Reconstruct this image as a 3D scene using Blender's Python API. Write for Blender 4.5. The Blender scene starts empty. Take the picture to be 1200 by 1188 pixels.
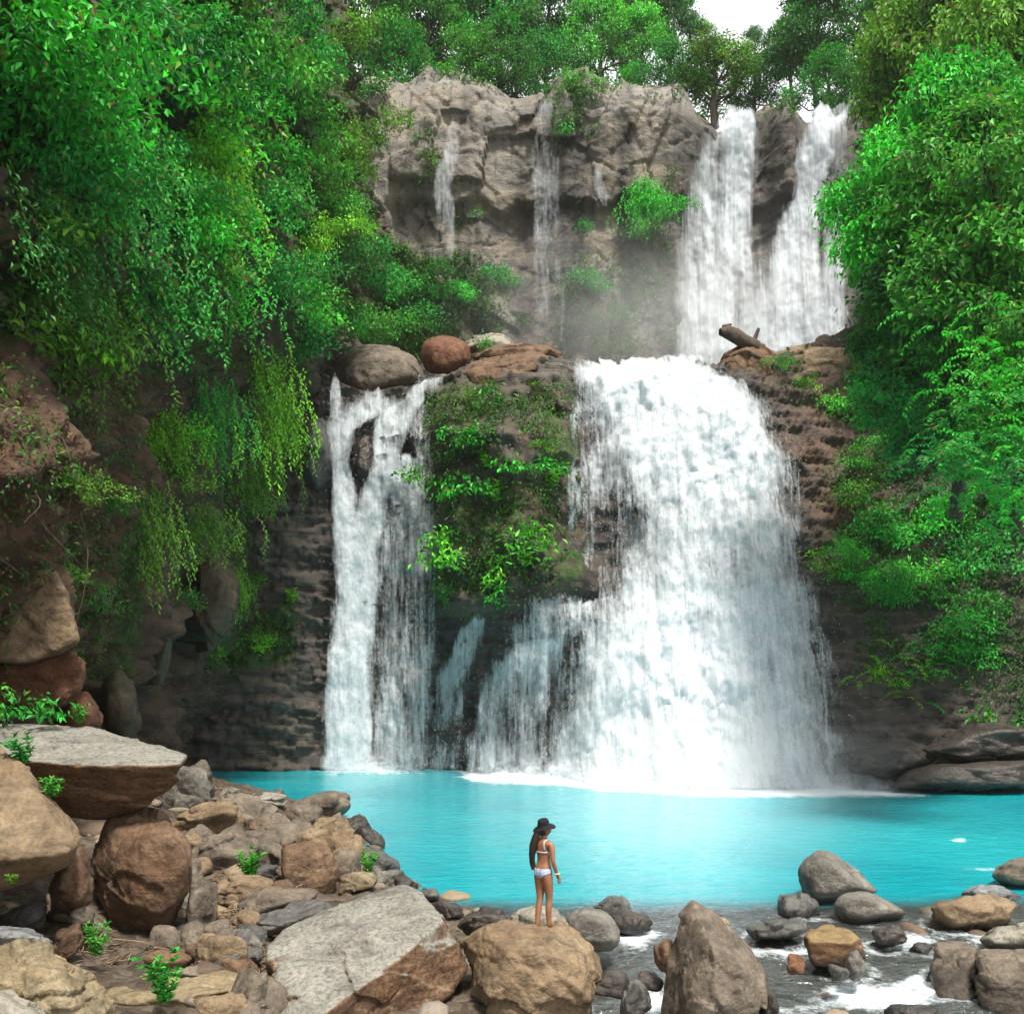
import bpy, bmesh, math, random
import numpy as np
from mathutils import Vector, Matrix
from mathutils.bvhtree import BVHTree

SC = bpy.context.scene
COL = SC.collection
R = math.radians

# ------------------------------------------------------------------ camera
CAM_H, FPX, HX, HY = 5.0, 1287.0, 600.0, 790.0      # eye height, focal length and level line of the photograph
cam_d = bpy.data.cameras.new('camera')
cam = bpy.data.objects.new('camera', cam_d)
COL.objects.link(cam)
cam.location = (0, 0, CAM_H)
cam.rotation_euler = (R(90), 0, 0)
cam_d.sensor_fit = 'HORIZONTAL'
cam_d.sensor_width = 36.0
cam_d.lens = 36.0 * FPX / 1200.0
cam_d.shift_y = (HY - 594.0) / 1200.0
cam_d.clip_start = 0.1
cam_d.clip_end = 3000.0
SC.camera = cam

# ------------------------------------------------------------------ sky, sun, exposure
SUN_EL, SUN_AZ = 61.0, 159.0          # elevation, compass bearing (clockwise from +Y, the view direction)
world = bpy.data.worlds.new('World')
SC.world = world
world.use_nodes = True
nt = world.node_tree
for n in list(nt.nodes):
    nt.nodes.remove(n)
wo = nt.nodes.new('ShaderNodeOutputWorld')
bg = nt.nodes.new('ShaderNodeBackground')
sky = nt.nodes.new('ShaderNodeTexSky')
sky.sky_type = 'NISHITA'
sky.sun_disc = False
sky.sun_elevation = R(SUN_EL)
sky.sun_rotation = R(SUN_AZ)
sky.air_density = 1.0
sky.dust_density = 3.0
sky.ozone_density = 1.0
# bright cloud cover over the blue
tc = nt.nodes.new('ShaderNodeTexCoord')
cn = nt.nodes.new('ShaderNodeTexNoise')
cn.inputs['Scale'].default_value = 2.2
cn.inputs['Detail'].default_value = 6.0
cr = nt.nodes.new('ShaderNodeValToRGB')
cr.color_ramp.elements[0].position = 0.25
cr.color_ramp.elements[0].color = (0.55, 0.55, 0.55, 1)
cr.color_ramp.elements[1].position = 0.55
cr.color_ramp.elements[1].color = (1, 1, 1, 1)
mx = nt.nodes.new('ShaderNodeMix')
mx.data_type = 'RGBA'
mx.inputs['B'].default_value = (10.2, 10.5, 10.7, 1)
nt.links.new(tc.outputs['Generated'], cn.inputs['Vector'])
nt.links.new(cn.outputs['Fac'], cr.inputs['Fac'])
nt.links.new(cr.outputs['Color'], mx.inputs['Factor'])
nt.links.new(sky.outputs['Color'], mx.inputs['A'])
nt.links.new(mx.outputs['Result'], bg.inputs['Color'])
bg.inputs['Strength'].default_value = 0.078
nt.links.new(bg.outputs['Background'], wo.inputs['Surface'])

sun_d = bpy.data.lights.new('sun', 'SUN')
sun_d.energy = 3.9
sun_d.angle = R(10)
sun_d.color = (1.0, 0.95, 0.87)
sun = bpy.data.objects.new('sun', sun_d)
COL.objects.link(sun)
_sv = Vector((math.sin(R(SUN_AZ)) * math.cos(R(SUN_EL)), math.cos(R(SUN_AZ)) * math.cos(R(SUN_EL)), math.sin(R(SUN_EL))))
sun.rotation_euler = _sv.to_track_quat('Z', 'Y').to_euler()
sun.location = (0, 0, 80)

SC.view_settings.view_transform = 'Standard'
SC.view_settings.look = 'None'
SC.view_settings.gamma = 1.0
SC.view_settings.use_curve_mapping = False
SC.view_settings.exposure = 0.8
SC.render.engine = 'CYCLES'
SC.cycles.max_bounces = 8
SC.cycles.diffuse_bounces = 3
SC.cycles.glossy_bounces = 2
SC.cycles.transmission_bounces = 4
SC.cycles.transparent_max_bounces = 14
SC.cycles.volume_bounces = 2
SC.cycles.volume_step_rate = 2.0
SC.cycles.volume_max_steps = 64
SC.cycles.sample_clamp_indirect = 6.0
SC.cycles.use_denoising = True

# ------------------------------------------------------------------ helpers
def P(px, py, d):
    """a point of the place, at distance d along the view, from where it stands in the photograph"""
    return np.array(((px - HX) / FPX * d, d, CAM_H + (HY - py) / FPX * d))

def proj(V):
    V = np.asarray(V, float)
    return HX + FPX * V[..., 0] / V[..., 1], HY - FPX * (V[..., 2] - CAM_H) / V[..., 1]

_rs = np.random.RandomState(11)
_perm = _rs.permutation(256)
_perm = np.concatenate([_perm, _perm, _perm])
_grad = _rs.normal(size=(256, 3))
_grad /= np.linalg.norm(_grad, axis=1)[:, None]

def noise3(Q):
    Q = np.asarray(Q, float)
    i = np.floor(Q).astype(np.int64)
    f = Q - i
    i &= 255
    u = f * f * f * (f * (f * 6 - 15) + 10)
    out = np.zeros(len(Q))
    for dx in (0, 1):
        wx = u[:, 0] if dx else 1 - u[:, 0]
        a = _perm[i[:, 0] + dx]
        for dy in (0, 1):
            wy = u[:, 1] if dy else 1 - u[:, 1]
            b = _perm[a + i[:, 1] + dy]
            for dz in (0, 1):
                wz = u[:, 2] if dz else 1 - u[:, 2]
                g = _grad[_perm[b + i[:, 2] + dz]]
                out += wx * wy * wz * (g[:, 0] * (f[:, 0] - dx) + g[:, 1] * (f[:, 1] - dy) + g[:, 2] * (f[:, 2] - dz))
    return out * 1.5

def fbm(Q, octv=4, gain=0.5, lac=2.03, off=0.0):
    Q = np.asarray(Q, float) + off
    a, s, t = 1.0, np.zeros(len(Q)), 0.0
    for k in range(octv):
        s += a * noise3(Q + 17.3 * k)
        Q = Q * lac
        a *= gain
    return s

def ridged(Q, octv=4, gain=0.5, off=0.0):
    Q = np.asarray(Q, float) + off
    a, s = 1.0, np.zeros(len(Q))
    for k in range(octv):
        s += a * (1 - 2 * np.abs(noise3(Q + 9.1 * k)))
        Q = Q * 2.07
        a *= gain
    return s

def sstep(a, b, x):
    t = np.clip((x - a) / (b - a), 0, 1)
    return t * t * (3 - 2 * t)

def in_poly(px, py, poly):
    px = np.asarray(px); py = np.asarray(py)
    ins = np.zeros(px.shape, bool)
    n = len(poly)
    j = n - 1
    for i in range(n):
        xi, yi = poly[i]; xj, yj = poly[j]
        c = ((yi > py) != (yj > py)) & (px < (xj - xi) * (py - yi) / (yj - yi + 1e-9) + xi)
        ins ^= c
        j = i
    return ins

def poly_soft(px, py, poly, blur=14.0):
    """1 inside the polygon, falling to 0 over about blur pixels outside/inside its edge"""
    px = np.asarray(px, float); py = np.asarray(py, float)
    best = np.full(px.shape, 1e9)
    for i in range(len(poly)):
        ax, ay = poly[i - 1]; bx, by = poly[i]
        dx, dy = bx - ax, by - ay
        t = np.clip(((px - ax) * dx + (py - ay) * dy) / (dx * dx + dy * dy + 1e-9), 0, 1)
        best = np.minimum(best, np.hypot(px - ax - t * dx, py - ay - t * dy))
    s = np.where(in_poly(px, py, poly), best, -best)
    return sstep(-blur, blur, s)

def cr_interp(xs, ys, x):
    """smooth 1-d interpolation"""
    xs = np.asarray(xs, float); ys = np.asarray(ys, float)
    m = np.gradient(ys, xs)
    x = np.clip(x, xs[0], xs[-1])
    k = np.clip(np.searchsorted(xs, x) - 1, 0, len(xs) - 2)
    h = xs[k + 1] - xs[k]
    t = (x - xs[k]) / h
    return ((2 * t**3 - 3 * t**2 + 1) * ys[k] + (t**3 - 2 * t**2 + t) * h * m[k] + (-2 * t**3 + 3 * t**2) * ys[k + 1] + (t**3 - t**2) * h * m[k + 1])

def table(us, vs, T, u, v):
    """smooth bilinear table lookup: T[row v][column u]"""
    us = np.asarray(us, float); vs = np.asarray(vs, float); T = np.asarray(T, float)
    u = np.clip(u, us[0], us[-1]); v = np.clip(v, vs[0], vs[-1])
    i = np.clip(np.searchsorted(us, u) - 1, 0, len(us) - 2)
    j = np.clip(np.searchsorted(vs, v) - 1, 0, len(vs) - 2)
    a = (u - us[i]) / (us[i + 1] - us[i]); a = a * a * (3 - 2 * a) * 0.5 + a * 0.5
    b = (v - vs[j]) / (vs[j + 1] - vs[j]); b = b * b * (3 - 2 * b) * 0.5 + b * 0.5
    return (T[j, i] * (1 - a) + T[j, i + 1] * a) * (1 - b) + (T[j + 1, i] * (1 - a) + T[j + 1, i + 1] * a) * b

def mesh_np(name, V, F, mat=None, smooth=True, attrs=None, uv=None):
    V = np.ascontiguousarray(V, dtype=np.float32)
    F = np.ascontiguousarray(F, dtype=np.int32)
    n = F.shape[1]
    me = bpy.data.meshes.new(name)
    me.vertices.add(len(V))
    me.vertices.foreach_set('co', V.ravel())
    me.loops.add(F.size)
    me.loops.foreach_set('vertex_index', F.ravel())
    me.polygons.add(len(F))
    me.polygons.foreach_set('loop_start', np.arange(0, F.size, n, dtype=np.int32))
    me.polygons.foreach_set('loop_total', np.full(len(F), n, dtype=np.int32))
    me.polygons.foreach_set('use_smooth', np.full(len(F), smooth, dtype=bool))
    if attrs:
        for k, a in attrs.items():
            at = me.attributes.new(k, 'FLOAT', 'POINT')
            at.data.foreach_set('value', np.ascontiguousarray(a, dtype=np.float32))
    if uv is not None:
        ul = me.uv_layers.new(name='UVMap')
        ul.data.foreach_set('uv', np.ascontiguousarray(uv[F.ravel()], dtype=np.float32).ravel())
    me.update(calc_edges=True)
    if mat:
        me.materials.append(mat)
    return me

def link(name, me, loc=(0, 0, 0), parent=None):
    o = bpy.data.objects.new(name, me)
    COL.objects.link(o)
    o.location = loc
    if parent:
        o.parent = parent
    return o

def tag(o, label=None, cat=None, group=None, kind=None):
    if label: o['label'] = label
    if cat: o['category'] = cat
    if group: o['group'] = group
    if kind: o['kind'] = kind
    return o

def grid_faces(nu, nv):
    """quads of a grid whose vertex index is j*nu + i"""
    i, j = np.meshgrid(np.arange(nu - 1), np.arange(nv - 1))
    a = (j * nu + i).ravel()
    return np.stack([a, a + 1, a + nu + 1, a + nu], 1)

def tube(pts, rad, sides=8):
    """tapered tube along a line of points"""
    pts = np.asarray(pts, float); rad = np.asarray(rad, float)
    n = len(pts)
    T = np.gradient(pts, axis=0)
    T /= np.linalg.norm(T, axis=1)[:, None] + 1e-9
    ref = np.array((0.31, 0.95, 0.05))
    A = np.cross(T, ref); A /= np.linalg.norm(A, axis=1)[:, None] + 1e-9
    B = np.cross(T, A)
    th = np.linspace(0, 2 * math.pi, sides, endpoint=False)
    V = (pts[:, None] + rad[:, None, None] * (np.cos(th)[None, :, None] * A[:, None] + np.sin(th)[None, :, None] * B[:, None])).reshape(-1, 3)
    F = []
    for k in range(n - 1):
        for s in range(sides):
            F.append((k * sides + s, k * sides + (s + 1) % sides, (k + 1) * sides + (s + 1) % sides, (k + 1) * sides + s))
    return V, np.array(F)

def join_np(parts):
    V, F, o = [], [], 0
    for v, f in parts:
        V.append(v); F.append(f + o); o += len(v)
    return np.concatenate(V), np.concatenate(F)
# ------------------------------------------------------------------ materials
class NT:
    def __init__(s, name):
        s.m = bpy.data.materials.new(name)
        s.m.use_nodes = True
        s.t = s.m.node_tree
        s.t.nodes.clear()
        s.out = s.n('ShaderNodeOutputMaterial')
    def n(s, typ, **kw):
        x = s.t.nodes.new(typ)
        for k, v in kw.items():
            setattr(x, k, v)
        return x
    def l(s, a, b):
        s.t.links.new(a, b)
    def val(s, sock, v):
        if hasattr(v, 'is_linked') or isinstance(v, bpy.types.NodeSocket):
            s.l(v, sock)
        else:
            sock.default_value = v
    def math(s, op, a, b=0.5, clamp=False):
        x = s.n('ShaderNodeMath', operation=op)
        x.use_clamp = clamp
        s.val(x.inputs[0], a)
        s.val(x.inputs[1], b)
        return x.outputs[0]
    def mix(s, f, a, b, blend='MIX'):
        x = s.n('ShaderNodeMix', data_type='RGBA', blend_type=blend)
        s.val(x.inputs['Factor'], f)
        for k, v in (('A', a), ('B', b)):
            if isinstance(v, tuple) and len(v) == 3:
                v = v + (1,)
            s.val(x.inputs[k], v)
        return x.outputs['Result']
    def ramp(s, f, stops):
        x = s.n('ShaderNodeValToRGB')
        e = x.color_ramp.elements
        while len(e) < len(stops):
            e.new(0.5)
        for q, (p, c) in zip(e, stops):
            q.position = p
            q.color = (c, c, c, 1) if not isinstance(c, tuple) else c + (1,)
        s.l(f, x.inputs['Fac'])
        return x.outputs['Color']
    def mapping(s, v, scale=(1, 1, 1), loc=(0, 0, 0), rot=(0, 0, 0)):
        x = s.n('ShaderNodeMapping')
        x.inputs['Scale'].default_value = scale
        x.inputs['Location'].default_value = loc
        x.inputs['Rotation'].default_value = rot
        s.l(v, x.inputs['Vector'])
        return x.outputs['Vector']
    def noise(s, v, scale, detail=5, rough=0.55, dist=0.0):
        x = s.n('ShaderNodeTexNoise')
        x.inputs['Scale'].default_value = scale
        x.inputs['Detail'].default_value = detail
        x.inputs['Roughness'].default_value = rough
        x.inputs['Distortion'].default_value = dist
        s.l(v, x.inputs['Vector'])
        return x.outputs['Fac']
    def voro(s, v, scale, feature='F1', rnd=1.0):
        x = s.n('ShaderNodeTexVoronoi', feature=feature)
        x.inputs['Scale'].default_value = scale
        x.inputs['Randomness'].default_value = rnd
        s.l(v, x.inputs['Vector'])
        return x.outputs['Distance']
    def attr(s, name):
        x = s.n('ShaderNodeAttribute', attribute_name=name)
        return x.outputs['Fac']
    def bump(s, h, strength=0.5, dist=0.05, normal=None):
        x = s.n('ShaderNodeBump')
        x.inputs['Strength'].default_value = strength
        x.inputs['Distance'].default_value = dist
        s.l(h, x.inputs['Height'])
        if normal is not None:
            s.l(normal, x.inputs['Normal'])
        return x.outputs['Normal']
    def principled(s, col, rough=0.8, normal=None, spec=0.3):
        b = s.n('ShaderNodeBsdfPrincipled')
        if isinstance(col, tuple):
            col = col + (1,) if len(col) == 3 else col
        s.val(b.inputs['Base Color'], col)
        s.val(b.inputs['Roughness'], rough)
        b.inputs['Specular IOR Level'].default_value = spec
        if normal is not None:
            s.l(normal, b.inputs['Normal'])
        return b
    def surf(s, sh):
        s.l(sh.outputs[0] if hasattr(sh, 'outputs') else sh, s.out.inputs['Surface'])
        return s.m

def objvec(N):
    """object coordinates, shifted by a random amount for every object"""
    tc = N.n('ShaderNodeTexCoord')
    oi = N.n('ShaderNodeObjectInfo')
    a = N.n('ShaderNodeVectorMath', operation='ADD')
    N.l(tc.outputs['Object'], a.inputs[0])
    sc = N.math('MULTIPLY', oi.outputs['Random'], 80.0)
    N.l(sc, a.inputs[1])
    return a.outputs[0], oi.outputs['Random']

def rock_mat(name, c1, c2, c3, top=None, rough=0.78, strat=0.0, scale=1.0, bump=0.7, spots=0.5, wet=False):
    N = NT(name)
    v, rnd = objvec(N)
    big = N.noise(v, 0.7 * scale, 4, 0.6, 0.6)
    mid = N.noise(v, 2.6 * scale, 6, 0.62, 0.2)
    fine = N.noise(v, 16 * scale, 6, 0.7)
    col = N.mix(N.ramp(big, [(0.36, 0.0), (0.62, 1.0)]), c1, c2)
    col = N.mix(N.ramp(mid, [(0.45, 0.0), (0.68, 1.0)]), col, c3)
    if strat:
        w = N.noise(N.mapping(v, (1.2, 1.2, 9.0), rot=(0.25, 0.2, 0)), 1.3 * scale, 5, 0.6, 0.4)
        col = N.mix(N.math('MULTIPLY', N.ramp(w, [(0.42, 0.0), (0.6, 1.0)]), strat), col, tuple(x * 0.45 for x in c1))
    if top:
        g = N.n('ShaderNodeNewGeometry')
        sx = N.n('ShaderNodeSeparateXYZ')
        N.l(g.outputs['Normal'], sx.inputs[0])
        t = N.math('ADD', sx.outputs['Z'], N.math('MULTIPLY', N.math('SUBTRACT', mid, 0.5), 1.1))
        col = N.mix(N.ramp(t, [(0.35, 0.0), (0.72, 0.85)]), col, top)
    # speckle, pits and pale scratches
    sp = N.ramp(fine, [(0.34, 0.30), (0.5, 1.0), (0.7, 1.45)])
    blot = N.ramp(N.noise(v, 1.6 * scale, 7, 0.68, 0.8), [(0.36, 0.42), (0.52, 1.0), (0.7, 1.2)])
    col = N.mix(0.75, col, blot, 'MULTIPLY')
    col = N.mix(spots, col, sp, 'MULTIPLY')
    pale = N.ramp(N.noise(v, 5.5 * scale, 8, 0.75, 0.3), [(0.62, 0.0), (0.78, 0.35)])
    col = N.mix(pale, col, tuple(min(1, x * 1.9 + 0.03) for x in c3))
    cr = N.ramp(N.voro(N.mapping(v, (1, 1, 1.7)), 1.15 * scale, 'DISTANCE_TO_EDGE'), [(0.0, 0.0), (0.035, 1.0)])
    h = N.math('ADD', N.math('MULTIPLY', mid, 1.0), N.math('MULTIPLY', fine, 0.35))
    vn = N.voro(v, 7 * scale)
    h = N.math('ADD', h, N.math('MULTIPLY', vn, 0.25))
    nb = N.bump(h, bump, 0.13)
    nb = N.bump(cr, 0.25, 0.02, nb)
    gp = N.n('ShaderNodeNewGeometry')
    sp2 = N.n('ShaderNodeSeparateXYZ')
    N.l(gp.outputs['Position'], sp2.inputs[0])
    wl = N.ramp(N.math('ADD', sp2.outputs['Z'], N.math('MULTIPLY', N.math('SUBTRACT', mid, 0.5), 0.35)), [(0.10, 1.0), (0.22, 0.0)])
    col = N.mix(N.math('MULTIPLY', wl, 0.85), col, N.mix(1.0, col, (0.30, 0.29, 0.28), 'MULTIPLY'))
    rr = N.ramp(mid, [(0.3, rough - 0.15), (0.7, rough + 0.1)])
    rr = N.math('SUBTRACT', rr, N.math('MULTIPLY', wl, 0.35), True)
    return N.surf(N.principled(col, rr, nb, 0.45 if wet else 0.3))

M = {}
M['tan'] = rock_mat('tan_sandstone', (0.195, 0.133, 0.076), (0.257, 0.191, 0.117), (0.156, 0.109, 0.066))
M['brown'] = rock_mat('brown_rock', (0.148, 0.082, 0.044), (0.203, 0.129, 0.076), (0.105, 0.062, 0.039), strat=0.4)
M['grey_top'] = rock_mat('grey_topped_brown_rock', (0.158, 0.086, 0.043), (0.209, 0.126, 0.072), (0.108, 0.061, 0.036), top=(0.245, 0.241, 0.209), strat=0.7, spots=0.8)
M['grey'] = rock_mat('grey_rock', (0.156, 0.144, 0.121), (0.218, 0.199, 0.168), (0.113, 0.101, 0.086))
M['greybrown'] = rock_mat('grey_brown_rock', (0.156, 0.125, 0.094), (0.207, 0.168, 0.125), (0.117, 0.090, 0.066), strat=0.3)
M['dark'] = rock_mat('dark_wet_rock', (0.051, 0.041, 0.034), (0.082, 0.066, 0.055), (0.033, 0.027, 0.023), rough=0.45, wet=True)
M['darkgrey'] = rock_mat('dark_grey_rock', (0.094, 0.090, 0.082), (0.129, 0.121, 0.109), (0.066, 0.062, 0.055), rough=0.6, wet=True)
M['redbrown'] = rock_mat('reddish_rock', (0.148, 0.058, 0.030), (0.187, 0.090, 0.047), (0.101, 0.043, 0.025))
M['orange'] = rock_mat('orange_stained_rock', (0.17, 0.085, 0.034), (0.135, 0.08, 0.046), (0.10, 0.062, 0.038), top=(0.235, 0.165, 0.075), strat=0.6)
M['beige'] = rock_mat('pale_beige_rock', (0.281, 0.218, 0.125), (0.234, 0.176, 0.101), (0.312, 0.257, 0.164), strat=0.55)
M['pale'] = rock_mat('pale_grey_rock', (0.296, 0.269, 0.218), (0.234, 0.211, 0.164), (0.328, 0.300, 0.250))
M['moss'] = rock_mat('mossy_rock', (0.086, 0.066, 0.043), (0.066, 0.078, 0.025), (0.101, 0.074, 0.047), scale=1.2)
M['wallrock'] = rock_mat('gorge_side_rock', (0.085, 0.058, 0.04), (0.062, 0.064, 0.026), (0.052, 0.037, 0.027), strat=0.3)
M['bluegrey'] = rock_mat('blue_grey_rock', (0.195, 0.203, 0.207), (0.234, 0.242, 0.242), (0.148, 0.148, 0.152))

def cliff_mat(name, c1, c2, c3, stain, strata=(0.25, 0.25, 2.6), sc=0.35, mossc=(0.05, 0.09, 0.018), bump=0.8, bd=0.25, wetc=(0.03, 0.026, 0.023), rough=0.75):
    N = NT(name)
    tc = N.n('ShaderNodeTexCoord')
    v = tc.outputs['Object']
    big = N.noise(v, sc * 0.5, 5, 0.6, 0.8)
    st = N.noise(N.mapping(v, strata), sc * 1.6, 7, 0.62, 0.5)
    mid = N.noise(v, sc * 4, 7, 0.65, 0.3)
    fine = N.noise(v, sc * 24, 6, 0.7)
    col = N.mix(N.ramp(big, [(0.38, 0.0), (0.6, 1.0)]), c1, c2)
    col = N.mix(N.ramp(st, [(0.44, 0.0), (0.62, 1.0)]), col, c3)
    # stains that run down the face
    run = N.noise(N.mapping(v, (1.0, 1.0, 0.10)), sc * 4.5, 5, 0.6, 0.4)
    col = N.mix(N.ramp(run, [(0.52, 0.0), (0.68, 0.8)]), col, stain)
    col = N.mix(N.math('MULTIPLY', N.attr('wet'), N.ramp(mid, [(0.3, 0.55), (0.6, 1.0)])), col, wetc)
    col = N.mix(0.6, col, N.ramp(fine, [(0.32, 0.5), (0.5, 1.0), (0.7, 1.3)]), 'MULTIPLY')
    col = N.mix(N.math('MULTIPLY', N.attr('soil'), 1.0), col, N.mix(N.ramp(mid, [(0.35, 0.0), (0.65, 1.0)]), (0.07, 0.036, 0.022), (0.17, 0.098, 0.06)))
    mm = N.ramp(N.math('ADD', N.attr('moss'), N.math('MULTIPLY', N.math('SUBTRACT', mid, 0.5), 1.8)), [(0.42, 0.0), (0.7, 0.92)])
    mc = N.mix(N.ramp(N.noise(v, sc * 9, 4, 0.6), [(0.35, 0.0), (0.7, 1.0)]), tuple(x * 0.55 for x in mossc), tuple(x * 1.6 for x in mossc))
    col = N.mix(mm, col, mc)
    h = N.math('ADD', N.math('MULTIPLY', mid, 0.7), N.math('MULTIPLY', fine, 0.3))
    h = N.math('ADD', h, N.math('MULTIPLY', st, 0.6))
    nb = N.bump(h, bump, bd)
    cr = N.ramp(N.voro(N.mapping(v, (1, 1, 1.3)), sc * 1.7, 'DISTANCE_TO_EDGE'), [(0.0, 0.0), (0.05, 1.0)])
    nb = N.bump(cr, 0.22, 0.06, nb)
    rr = N.math('SUBTRACT', rough, N.math('MULTIPLY', N.attr('wet'), 0.35))
    return N.surf(N.principled(col, rr, nb, 0.35))

M['upper_cliff'] = cliff_mat('upper_cliff_rock', (0.235, 0.222, 0.20), (0.31, 0.255, 0.18), (0.18, 0.165, 0.142), (0.095, 0.083, 0.07), strata=(0.5, 0.5, 1.6), bump=1.0, bd=0.35)
M['tier'] = cliff_mat('layered_dark_rock', (0.095, 0.08, 0.068), (0.145, 0.12, 0.098), (0.06, 0.052, 0.045), (0.065, 0.054, 0.046), strata=(0.3, 0.3, 3.6), sc=0.5, bump=1.0, bd=0.22)
M['wall'] = cliff_mat('gorge_wall', (0.10, 0.07, 0.047), (0.14, 0.10, 0.066), (0.055, 0.04, 0.029), (0.042, 0.03, 0.022), strata=(0.8, 0.8, 1.6), sc=0.55, bump=1.0, bd=0.35)

def ground_mat():
    N = NT('stony_ground')
    tc = N.n('ShaderNodeTexCoord')
    v = tc.outputs['Object']
    a = N.noise(v, 1.1, 6, 0.6)
    peb = N.n('ShaderNodeTexVoronoi')
    peb.inputs['Scale'].default_value = 5.5
    N.l(v, peb.inputs['Vector'])
    sep = N.n('ShaderNodeSeparateColor')
    N.l(peb.outputs['Color'], sep.inputs[0])
    col = N.mix(N.ramp(a, [(0.4, 0.0), (0.62, 1.0)]), (0.06, 0.04, 0.026), (0.11, 0.08, 0.053))
    col = N.mix(0.55, col, N.mix(sep.outputs[0], (0.045, 0.036, 0.028), (0.19, 0.155, 0.115)))
    col = N.mix(0.6, col, N.ramp(N.noise(v, 22, 5, 0.7), [(0.3, 0.4), (0.5, 1.0), (0.7, 1.3)]), 'MULTIPLY')
    h = N.math('ADD', N.math('MULTIPLY', peb.outputs['Distance'], -0.8), N.math('MULTIPLY', N.noise(v, 9, 5, 0.65), 0.7))
    return N.surf(N.principled(col, 0.85, N.bump(h, 0.9, 0.12), 0.2))
M['ground'] = ground_mat()

def leaf_mat(name, dark, bright, trans=0.24, rough=0.5, tcol=None):
    N = NT(name)
    r = N.attr('rnd')
    oi = N.n('ShaderNodeObjectInfo')
    col = N.mix(r, dark, bright)
    col = N.mix(1.0, col, oi.outputs['Color'], 'MULTIPLY')
    isl = N.n('ShaderNodeNewGeometry').outputs['Random Per Island']
    col = N.mix(1.0, col, N.ramp(isl, [(0.0, 0.72), (0.9, 1.4)]), 'MULTIPLY')
    col = N.mix(N.ramp(isl, [(0.925, 0.0), (0.935, 0.75)]), col, (0.20, 0.24, 0.035))
    col = N.mix(N.ramp(isl, [(0.975, 0.0), (0.98, 0.85)]), col, (0.13, 0.075, 0.03))
    p = N.principled(col, rough, None, 0.26)
    t = N.n('ShaderNodeBsdfTranslucent')
    N.l(N.mix(1.0, col, (1.5, 1.6, 0.7), 'MULTIPLY'), t.inputs['Color'])
    m = N.n('ShaderNodeMixShader')
    m.inputs[0].default_value = trans
    N.l(p.outputs[0], m.inputs[1])
    N.l(t.outputs[0], m.inputs[2])
    return N.surf(m)
M['leaf'] = leaf_mat('green_leaves', (0.007, 0.042, 0.010), (0.105, 0.40, 0.062))
M['leaf_cover'] = leaf_mat('cover_leaves', (0.010, 0.045, 0.010), (0.095, 0.27, 0.04))
M['leaf_dry'] = leaf_mat('dry_leaves', (0.05, 0.028, 0.014), (0.17, 0.10, 0.05), 0.1, 0.7)

def bark_mat():
    N = NT('bark')
    v, _ = objvec(N)
    a = N.noise(N.mapping(v, (6, 6, 1.2)), 2.0, 6, 0.65)
    col = N.mix(N.ramp(a, [(0.35, 0.0), (0.65, 1.0)]), (0.045, 0.032, 0.024), (0.13, 0.10, 0.075))
    return N.surf(N.principled(col, 0.85, N.bump(a, 0.7, 0.05), 0.2))
M['bark'] = bark_mat()

def plain(name, col, rough=0.6, spec=0.3, nz=0.0, ns=20):
    N = NT(name)
    v, _ = objvec(N)
    c = col
    if nz:
        c = N.mix(N.ramp(N.noise(v, ns, 5, 0.6), [(0.3, 0.0), (0.7, 1.0)]), tuple(x * (1 - nz) for x in col), tuple(min(1, x * (1 + nz)) for x in col))
    return N.surf(N.principled(c, rough, None, spec))
# ------------------------------------------------------------------ terrain
SURF = []     # (vertices, faces) of the rock faces and the ground, for standing things on them

# --- lower tier of the gorge: the dark layered step the main fall runs over
TX = [-22, -15, -12, -9.3, -6.5, -4.2, -2.5, 0, 2.4, 4, 8, 12, 15, 18, 22, 28, 36]
TZ = [-3, 0, 4, 7.5, 9, 12, 16, 20, 22, 26]
TY = [
 [57, 57,   57.5, 58,   58.5, 58.2, 57.0, 56.6, 55.6, 53.0, 50.5, 50.5, 50.5, 50,   47,   39, 30],
 [57, 57,   57.5, 58,   58.5, 58.2, 57.0, 56.4, 55.4, 53.2, 51.0, 51.0, 51.2, 50.4, 47.6, 40, 31],
 [57, 57.2, 57.5, 58,   58.5, 58.0, 56.8, 55.6, 54.6, 53.6, 52.2, 52.2, 52.6, 51.9, 49.4, 42, 33],
 [57, 57.4, 57.5, 58,   58.5, 57.6, 55.8, 54.4, 53.6, 54.0, 53.6, 53.6, 54.2, 53.6, 51.4, 44.5, 36],
 [57, 57.5, 57.5, 58,   58.4, 57.3, 54.4, 53.4, 54.0, 54.9, 54.2, 54.2, 54.8, 54.3, 52.2, 45.5, 37],
 [58, 57.7, 57.5, 58,   58.3, 57.0, 54.0, 53.2, 54.3, 55.7, 55.2, 55.2, 55.8, 55.6, 53.8, 48, 40],
 [58, 58,   57.8, 58,   57.7, 57.0, 54.4, 53.6, 54.6, 56.3, 56.3, 56.3, 57.2, 57.4, 55.8, 51, 43],
 [59, 58.5, 58.3, 58.4, 58.3, 58.0, 56.2, 55.2, 55.8, 57.6, 57.8, 57.8, 58.8, 59.2, 57.8, 54, 46],
 [60, 59.5, 59.2, 59.4, 59.5, 59.4, 58.0, 57.4, 57.8, 59.6, 59.8, 59.8, 59.8, 60.2, 58.8, 55.5, 47],
 [61, 60.5, 60.2, 60.4, 60.5, 60.4, 60.0, 59.4, 59.8, 61.6, 61.8, 61.8, 62.8, 62.6, 61.0, 58, 50]]

def tier_y(x, z):
    return table(TX, TZ, TY, x, z)

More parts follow.
